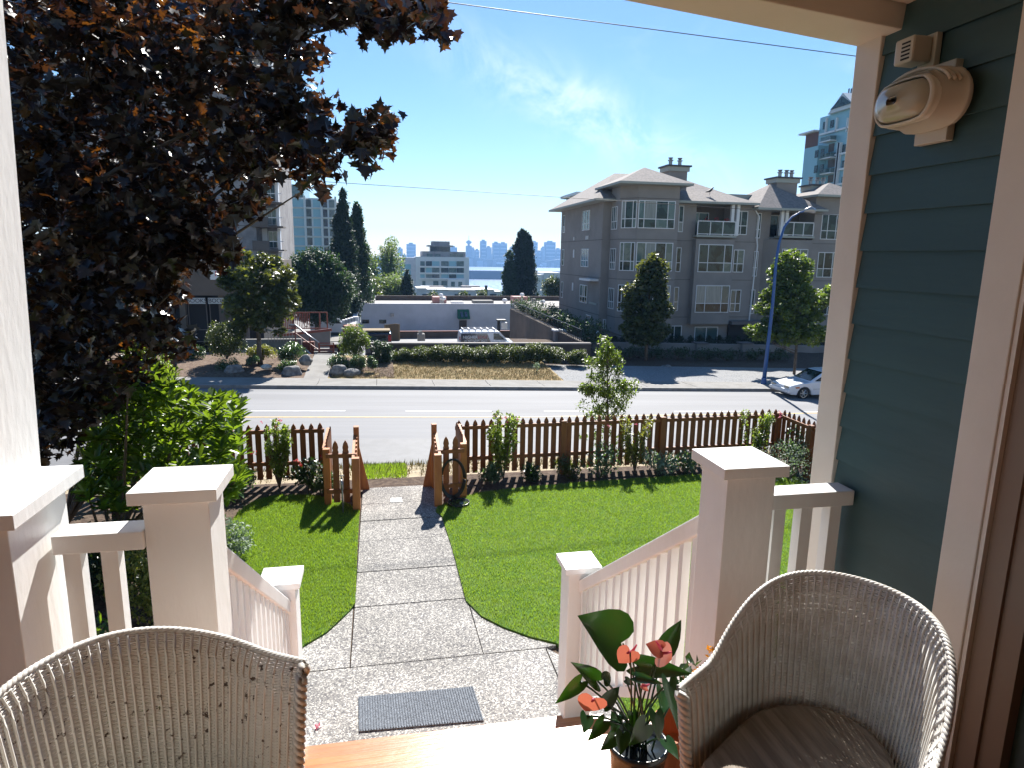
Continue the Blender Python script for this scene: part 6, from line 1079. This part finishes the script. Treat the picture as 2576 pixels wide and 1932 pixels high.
for x0, x1, y0 in ((1346, 1366, 690), (1366, 1412, 685)): a, b = aty(x0, 760, 230), aty(x1, y0, 230); MB().box(a[0], b[0]-.01, 230, 245, a[2]-5, b[2]).build('wall', M['towerw'], pb_)
for k in range(3):
    for j in range(3): a, b = aty(1369+j*14, 712+k*16, 230), aty(1380+j*14, 701+k*16, 230); MB().box(a[0], b[0], 229.7, 229.99, a[2], b[2]).build('window', M['bluepanel'], pb_)
# right hand tower
rt = thing('blue_tower', 'brick and pale blue apartment tower with a gabled top at the right edge', 'building', (85, 110, -10)); TX = 76.
def tx(px, py, X=TX): return atx(px, py, X)
zR = lambda x, y, X=TX: atx(1950+x/5.183, 180+y/5.183, X)
def face(x0, x1, y0, y1, m, nm, d=.3, X=TX, par=None):
    a, b = zR(x0, (y0+y1)/2, X), zR(x1, (y0+y1)/2, X); xm = (x0+x1)/2; zt_1, zb_1 = zR(xm, y0, X)[2], zR(xm, y1, X)[2]; lo, hi = sorted((a[1], b[1])); return MB().box(X-d, X-.001, lo, hi, zb_1, zt_1).build(nm, M[m], par or rt)
yfar, ynear = zR(590, 600)[1], zR(1200, 600)[1]; ztw = zR(600, 595)[2]
MB().box(TX, TX+16, ynear-10, yfar, -12, ztw).build('wall', M['bluepanel'], rt); a = zR(400, 850); MB().box(TX-.01, TX+10, yfar+.01, a[1], -12, zR(500, 795)[2]).build('brick_wall', M['brick'], rt); MB().box(TX-1, TX+10.5, yfar+.01, a[1]+.8, zR(500, 795)[2]+.001, zR(500, 775)[2]).build('cornice', M['trimw'], rt); MB().box(TX+1, TX+8, yfar+.01, zR(520, 700)[1], zR(500, 775)[2], zR(550, 660)[2]).build('upper_block', M['bluepanel'], rt)
yb1 = zR(480, 1100)[1]; MB().box(TX-1.6, TX-.01, zR(820, 1100, TX)[1]+3.2, yb1, -12, zR(560, 990)[2]).build('projecting_bay', M['bluepanel'], rt)
for (x0, x1, y0, y1) in ((630, 670, 650, 745), (725, 765, 630, 725), (885, 930, 945, 1045), (975, 1015, 935, 1030), (875, 920, 1155, 1255), (965, 1005, 1145, 1240), (870, 910, 1365, 1460)): face(x0, x1, y0, y1, 'glass', 'window', .12)
for (x0, x1, y0, y1) in ((525, 565, 1020, 1115), (600, 640, 1005, 1100), (515, 552, 1220, 1315), (592, 632, 1205, 1300)): face(x0, x1, y0, y1, 'glass', 'window', .12, TX-1.62)
for (x0, x1, y0, y1) in ((700, 770, 935, 1040), (690, 795, 1140, 1240), (690, 760, 1345, 1440)): face(x0, x1, y0, y1, 'concb', 'recess', .05)
for y0 in (800, 1120, 1320, 1510): face(600, 1100, y0-int(60), y0-35, 'trimw', 'floor_band', .35)
for y0 in (890, 1110, 1310): face(660, 800, y0+10, y0+24, 'trimw', 'balcony_edge', 1.2); face(665, 795, y0-45, y0+9, 'glassg', 'balcony_glass', 1.1)
for x0 in (815, 1040, 808): face(x0, x0+28, 930, 1650, 'trimw', 'pier', .5)
for x0 in (675, 808, 950): face(x0, x0+10, 600, 780, 'trimw', 'mullion', .35)
yg0, yg1 = zR(725, 545)[1], zR(1110, 500)[1]-4; gm = (yg0+yg1)/2; zgb = ztw; zgt = zR(910, 275)[2]; ga = zR(910, 400)[1]; MB().add([(TX-.6, yg0, zgb), (TX-.6, 2*ga-yg0, zgb), (TX-.6, ga, zgt), (TX+14, yg0, zgb), (TX+14, 2*ga-yg0, zgb), (TX+14, ga, zgt)], [(0, 2, 1), (3, 4, 5), (0, 3, 5, 2), (1, 2, 5, 4), (0, 1, 4, 3)]).build('gable_roof', M['towerw'], rt)
s_ = .78; MB().add([(TX-.75, ga+(yg0-ga)*s_, zgb+.6), (TX-.75, ga-(yg0-ga)*s_, zgb+.6), (TX-.75, ga, zgb+(zgt-zgb)*.80), (TX-.61, ga+(yg0-ga)*s_, zgb+.6), (TX-.61, ga-(yg0-ga)*s_, zgb+.6), (TX-.61, ga, zgb+(zgt-zgb)*.80)], [(0, 2, 1), (3, 4, 5), (0, 3, 5, 2), (1, 2, 5, 4), (0, 1, 4, 3)]).build('gable_glazing', M['glass'], rt)
for k in range(3): p = zR(965+k*30, 215, TX+4); MB().tube([(TX+4, p[1], p[2]-4), (TX+4, p[1], p[2])], .12, 5).build('aerial', M['black'], rt)
t = thing('teal_penthouse', 'teal glass building top showing behind the apartment roof on its left', 'building', (aty(1470, 500, 110)[0], 110, 5)); 
for x0, x1, y0, y1, m in ((1456, 1500, 486, 530, 'glassg'), (1498, 1540, 473, 520, 'concw'), (1520, 1545, 458, 480, 'concw')): a, b = aty(x0, y1, 110), aty(x1, y0, 110); MB().box(a[0], b[0], 110+(x0 % 7)*.1, 118, -10, b[2]).build('wall', M[m], t)
a, b = aty(1450, 488, 109), aty(1500, 484, 109); MB().box(a[0], b[0], 109, 119, a[2], b[2]+.1).build('roof_slab', M['trimw'], t)

# ================================================================= FAR CITY AND HARBOUR
CY = 3000.
CT = [(1001, 1013, 624, 'low domed far tower left of the glass block'), (1024, 1046, 613, 'broad far tower above the left wing of the glass block'), (1134, 1150, 621, 'dark far dome just right of the roof pavilion'), (1188, 1194, 624, 'narrow far block leaning on the lookout tower'), (1196, 1206, 628, 'small stepped far block between the lookout tower and the tallest tower'), (1210, 1224, 605, 'tallest flat topped far tower in the skyline'), (1224, 1237, 621, 'stepped far block right of the tallest tower'), (1241, 1257, 610, 'left half of the broad twin far tower'), (1257.2, 1276, 611, 'right half of the broad twin far tower'), (1285, 1302, 621, 'far tower half hidden behind the cypress on its left'), (1335, 1353, 608, 'far tower just right of the dark cypress'), (1353.2, 1363, 632, 'lowest stepped far block right of the cypress'), (1364, 1371, 622, 'narrow stepped far block before the wide far tower'), (1372, 1398, 608, 'wide far tower with stepped left shoulder'), (1399, 1412, 626, 'far block touching the corner of the apartment building'), (1237.5, 1240.5, 640, 'thin low far block left of the twin tower'), (1014, 1022, 640, 'low far block between the two left far towers')]
for i, (x0, x1, y0, lb) in enumerate(CT):
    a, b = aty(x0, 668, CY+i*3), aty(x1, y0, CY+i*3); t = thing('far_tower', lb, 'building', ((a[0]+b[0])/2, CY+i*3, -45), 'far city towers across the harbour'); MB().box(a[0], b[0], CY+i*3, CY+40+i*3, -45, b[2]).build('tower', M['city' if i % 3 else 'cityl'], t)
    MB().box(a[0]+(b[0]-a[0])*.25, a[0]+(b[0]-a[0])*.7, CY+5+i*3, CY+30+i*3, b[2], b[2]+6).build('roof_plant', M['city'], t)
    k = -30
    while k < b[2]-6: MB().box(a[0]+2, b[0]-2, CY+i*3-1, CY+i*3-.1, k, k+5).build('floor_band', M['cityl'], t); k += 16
a, b = aty(1174, 668, CY-8), aty(1187, 617, CY-8); t = thing('lookout_tower', 'far tower with a wide saucer lookout and a mast on top', 'building', ((a[0]+b[0])/2, CY-8, -45), 'far city towers across the harbour'); MB().box(a[0], b[0], CY-8, CY+30, -45, b[2]).build('tower', M['city'], t); cx = (a[0]+b[0])/2
q = lambda y: aty(1181, y, CY+10)[2]-b[2]; MB().lathe((cx, CY+10, b[2]), [(5, 0), (5, q(613)), (13, q(609)), (14, q(606.5)), (8, q(605.5)), (7, q(604)), (2, q(603))], 16).build('lookout', M['city'], t, smooth=True); MB().tube([(cx, CY+10, b[2]), (cx, CY+10, b[2]+q(592))], 1.1, 5).build('mast', M['city'], t)
cx_ = np.linspace(-2600, 5200, 90); V = []; 
for x in cx_: h = 10+12*abs(math.sin(x*.013))+8*rng.uniform(0, 1)+(30 if -1400 < x < -500 else 0)+(14 if -300 < x < 1600 else 0); V += [(x, 2930, -46), (x, 2932, -45+h), (x, 3400, -45+h*1.1)]
struct(npmesh('far_shore', V, [(i*3+k, (i+1)*3+k, (i+1)*3+k+1, i*3+k+1) for i in range(89) for k in range(2)], M['shore']))
for i in range(36):   # small waterfront blocks
    x = -200+i*38+rng.normal(0, 10); h = rng.uniform(12, 38); t_ = MB().box(x, x+rng.uniform(14, 30), 2918+i*.05, 2928, -45, -45+h).build('waterfront_block', M['cityl' if i % 4 == 0 else 'city']); tag(t_, 'small hazy waterfront block at the foot of the far skyline', 'building', 'small blocks along the far waterfront')
a, b = aty(1250, 663, 2900), aty(1268, 659, 2900); tag(MB().box(a[0], b[0], 2900, 2915, a[2], b[2]).build('pier_roof', M['whitewall']), 'bright white pier roof on the far waterfront, left of the cypress', 'building')
a, b = aty(1358, 668, 2890), aty(1366, 662, 2890); t = thing('sail_roof', 'small white sail shaped roof on the far waterfront, right of the cypress', 'building', tuple(a)); MB().add([(a[0], 2890, a[2]), (b[0], 2890, a[2]), (a[0]+4, 2890, b[2]), (a[0], 2896, a[2]), (b[0], 2896, a[2]), (a[0]+4, 2896, b[2])], [(0, 1, 2), (3, 5, 4), (0, 3, 4, 1), (1, 4, 5, 2), (2, 5, 3, 0)]).build('sail', M['trimw'], t)
a, b = aty(1150, 701, 1380), aty(1700, 685, 1380); tag(MB().box(-900, b[0], 1380, 1400, -46, b[2]).build('breakwater', M['hull'], bevel=1.5), 'long dark blue breakwater lying across the harbour', 'breakwater')

# ================================================================= STREET LAMP AND WIRES
sl_ = thing('street_lamp', 'tall blue street lamp post with a curved arm at the far kerb', 'street lamp', tuple(aty(1920, 972, 31.9))); mb = MB(); pb2 = aty(1920, 972, 31.9); q = [(pb2[0], 31.9, pb2[2]+.02)]+[tuple(aty(x, y, 31.9)) for x, y in ((1944, 760), (1952, 660), (1960, 610), (1973, 570), (1992, 545), (2012, 533), (2028, 529))]
mb.tube(q, [.115, .085, .075, .07, .06, .05, .045, .04], 10); mb.build('pole', M['bluepole'], sl_, smooth=True); MB().lathe((pb2[0], 31.9, pb2[2]), [(.24, 0), (.24, .06), (.15, .12), (.13, .5), (.12, .52)], 14).build('base', M['bluepole'], sl_)
h = aty(2038, 527, 31.9); oval_ = MB().tube([tuple(aty(2022, 531, 31.9)), tuple(aty(2028, 528, 31.9)), tuple(aty(2038, 526, 31.9)), tuple(aty(2048, 530, 31.9)), tuple(aty(2051, 534, 31.9))], [.05, .11, .17, .14, .04], 10).build('lamp_head', M['metal'], sl_, smooth=True)
def wire(p, q, r, label, sag=.15):
    p, q = np.array(p), np.array(q); pts = [p*(1-t)+q*t-np.array([0, 0, 4*sag*t*(1-t)]) for t in np.linspace(0, 1, 24)]; tag(MB().tube(pts, r, 5).build('overhead_wire', M['black'], smooth=True), label, 'wire')
A_1, B_1 = aty(1120, 4, 16), aty(2153, 140, 16); dd = np.array(B_1)-np.array(A_1); wire(A_1-dd*.9, B_1+dd*.5, .011, 'thick overhead wire crossing the upper sky from the maple to the corner board', .0)
A_1, B_1 = aty(850, 458, 25), aty(1460, 498, 25); dd = np.array(B_1)-np.array(A_1); wire(A_1-dd*1.0, B_1+dd*1.6, .010, 'thin overhead wire from the maple to the roof of the apartment building', .0)

# ================================================================= HAZE
hz = MB().box(-1500, 5400, -62, 3460, -64, 140).build('haze', mat('haze_surface', (1, 1, 1))); hz['kind'] = 'stuff'; hz['label'] = 'thin blue summer haze over the harbour'; hz['category'] = 'haze'
hm = bpy.data.materials.new('haze'); hm.use_nodes = True; n = hm.node_tree.nodes; n.remove(n['Principled BSDF']); pv_ = n.new('ShaderNodeVolumePrincipled'); pv_.inputs['Color'].default_value = (.30, .56, 1, 1); pv_.inputs['Density'].default_value = .00019; pv_.inputs['Anisotropy'].default_value = .2; hm.node_tree.links.new(pv_.outputs[0], n['Material Output'].inputs['Volume']); hz.data.materials.clear(); hz.data.materials.append(hm)
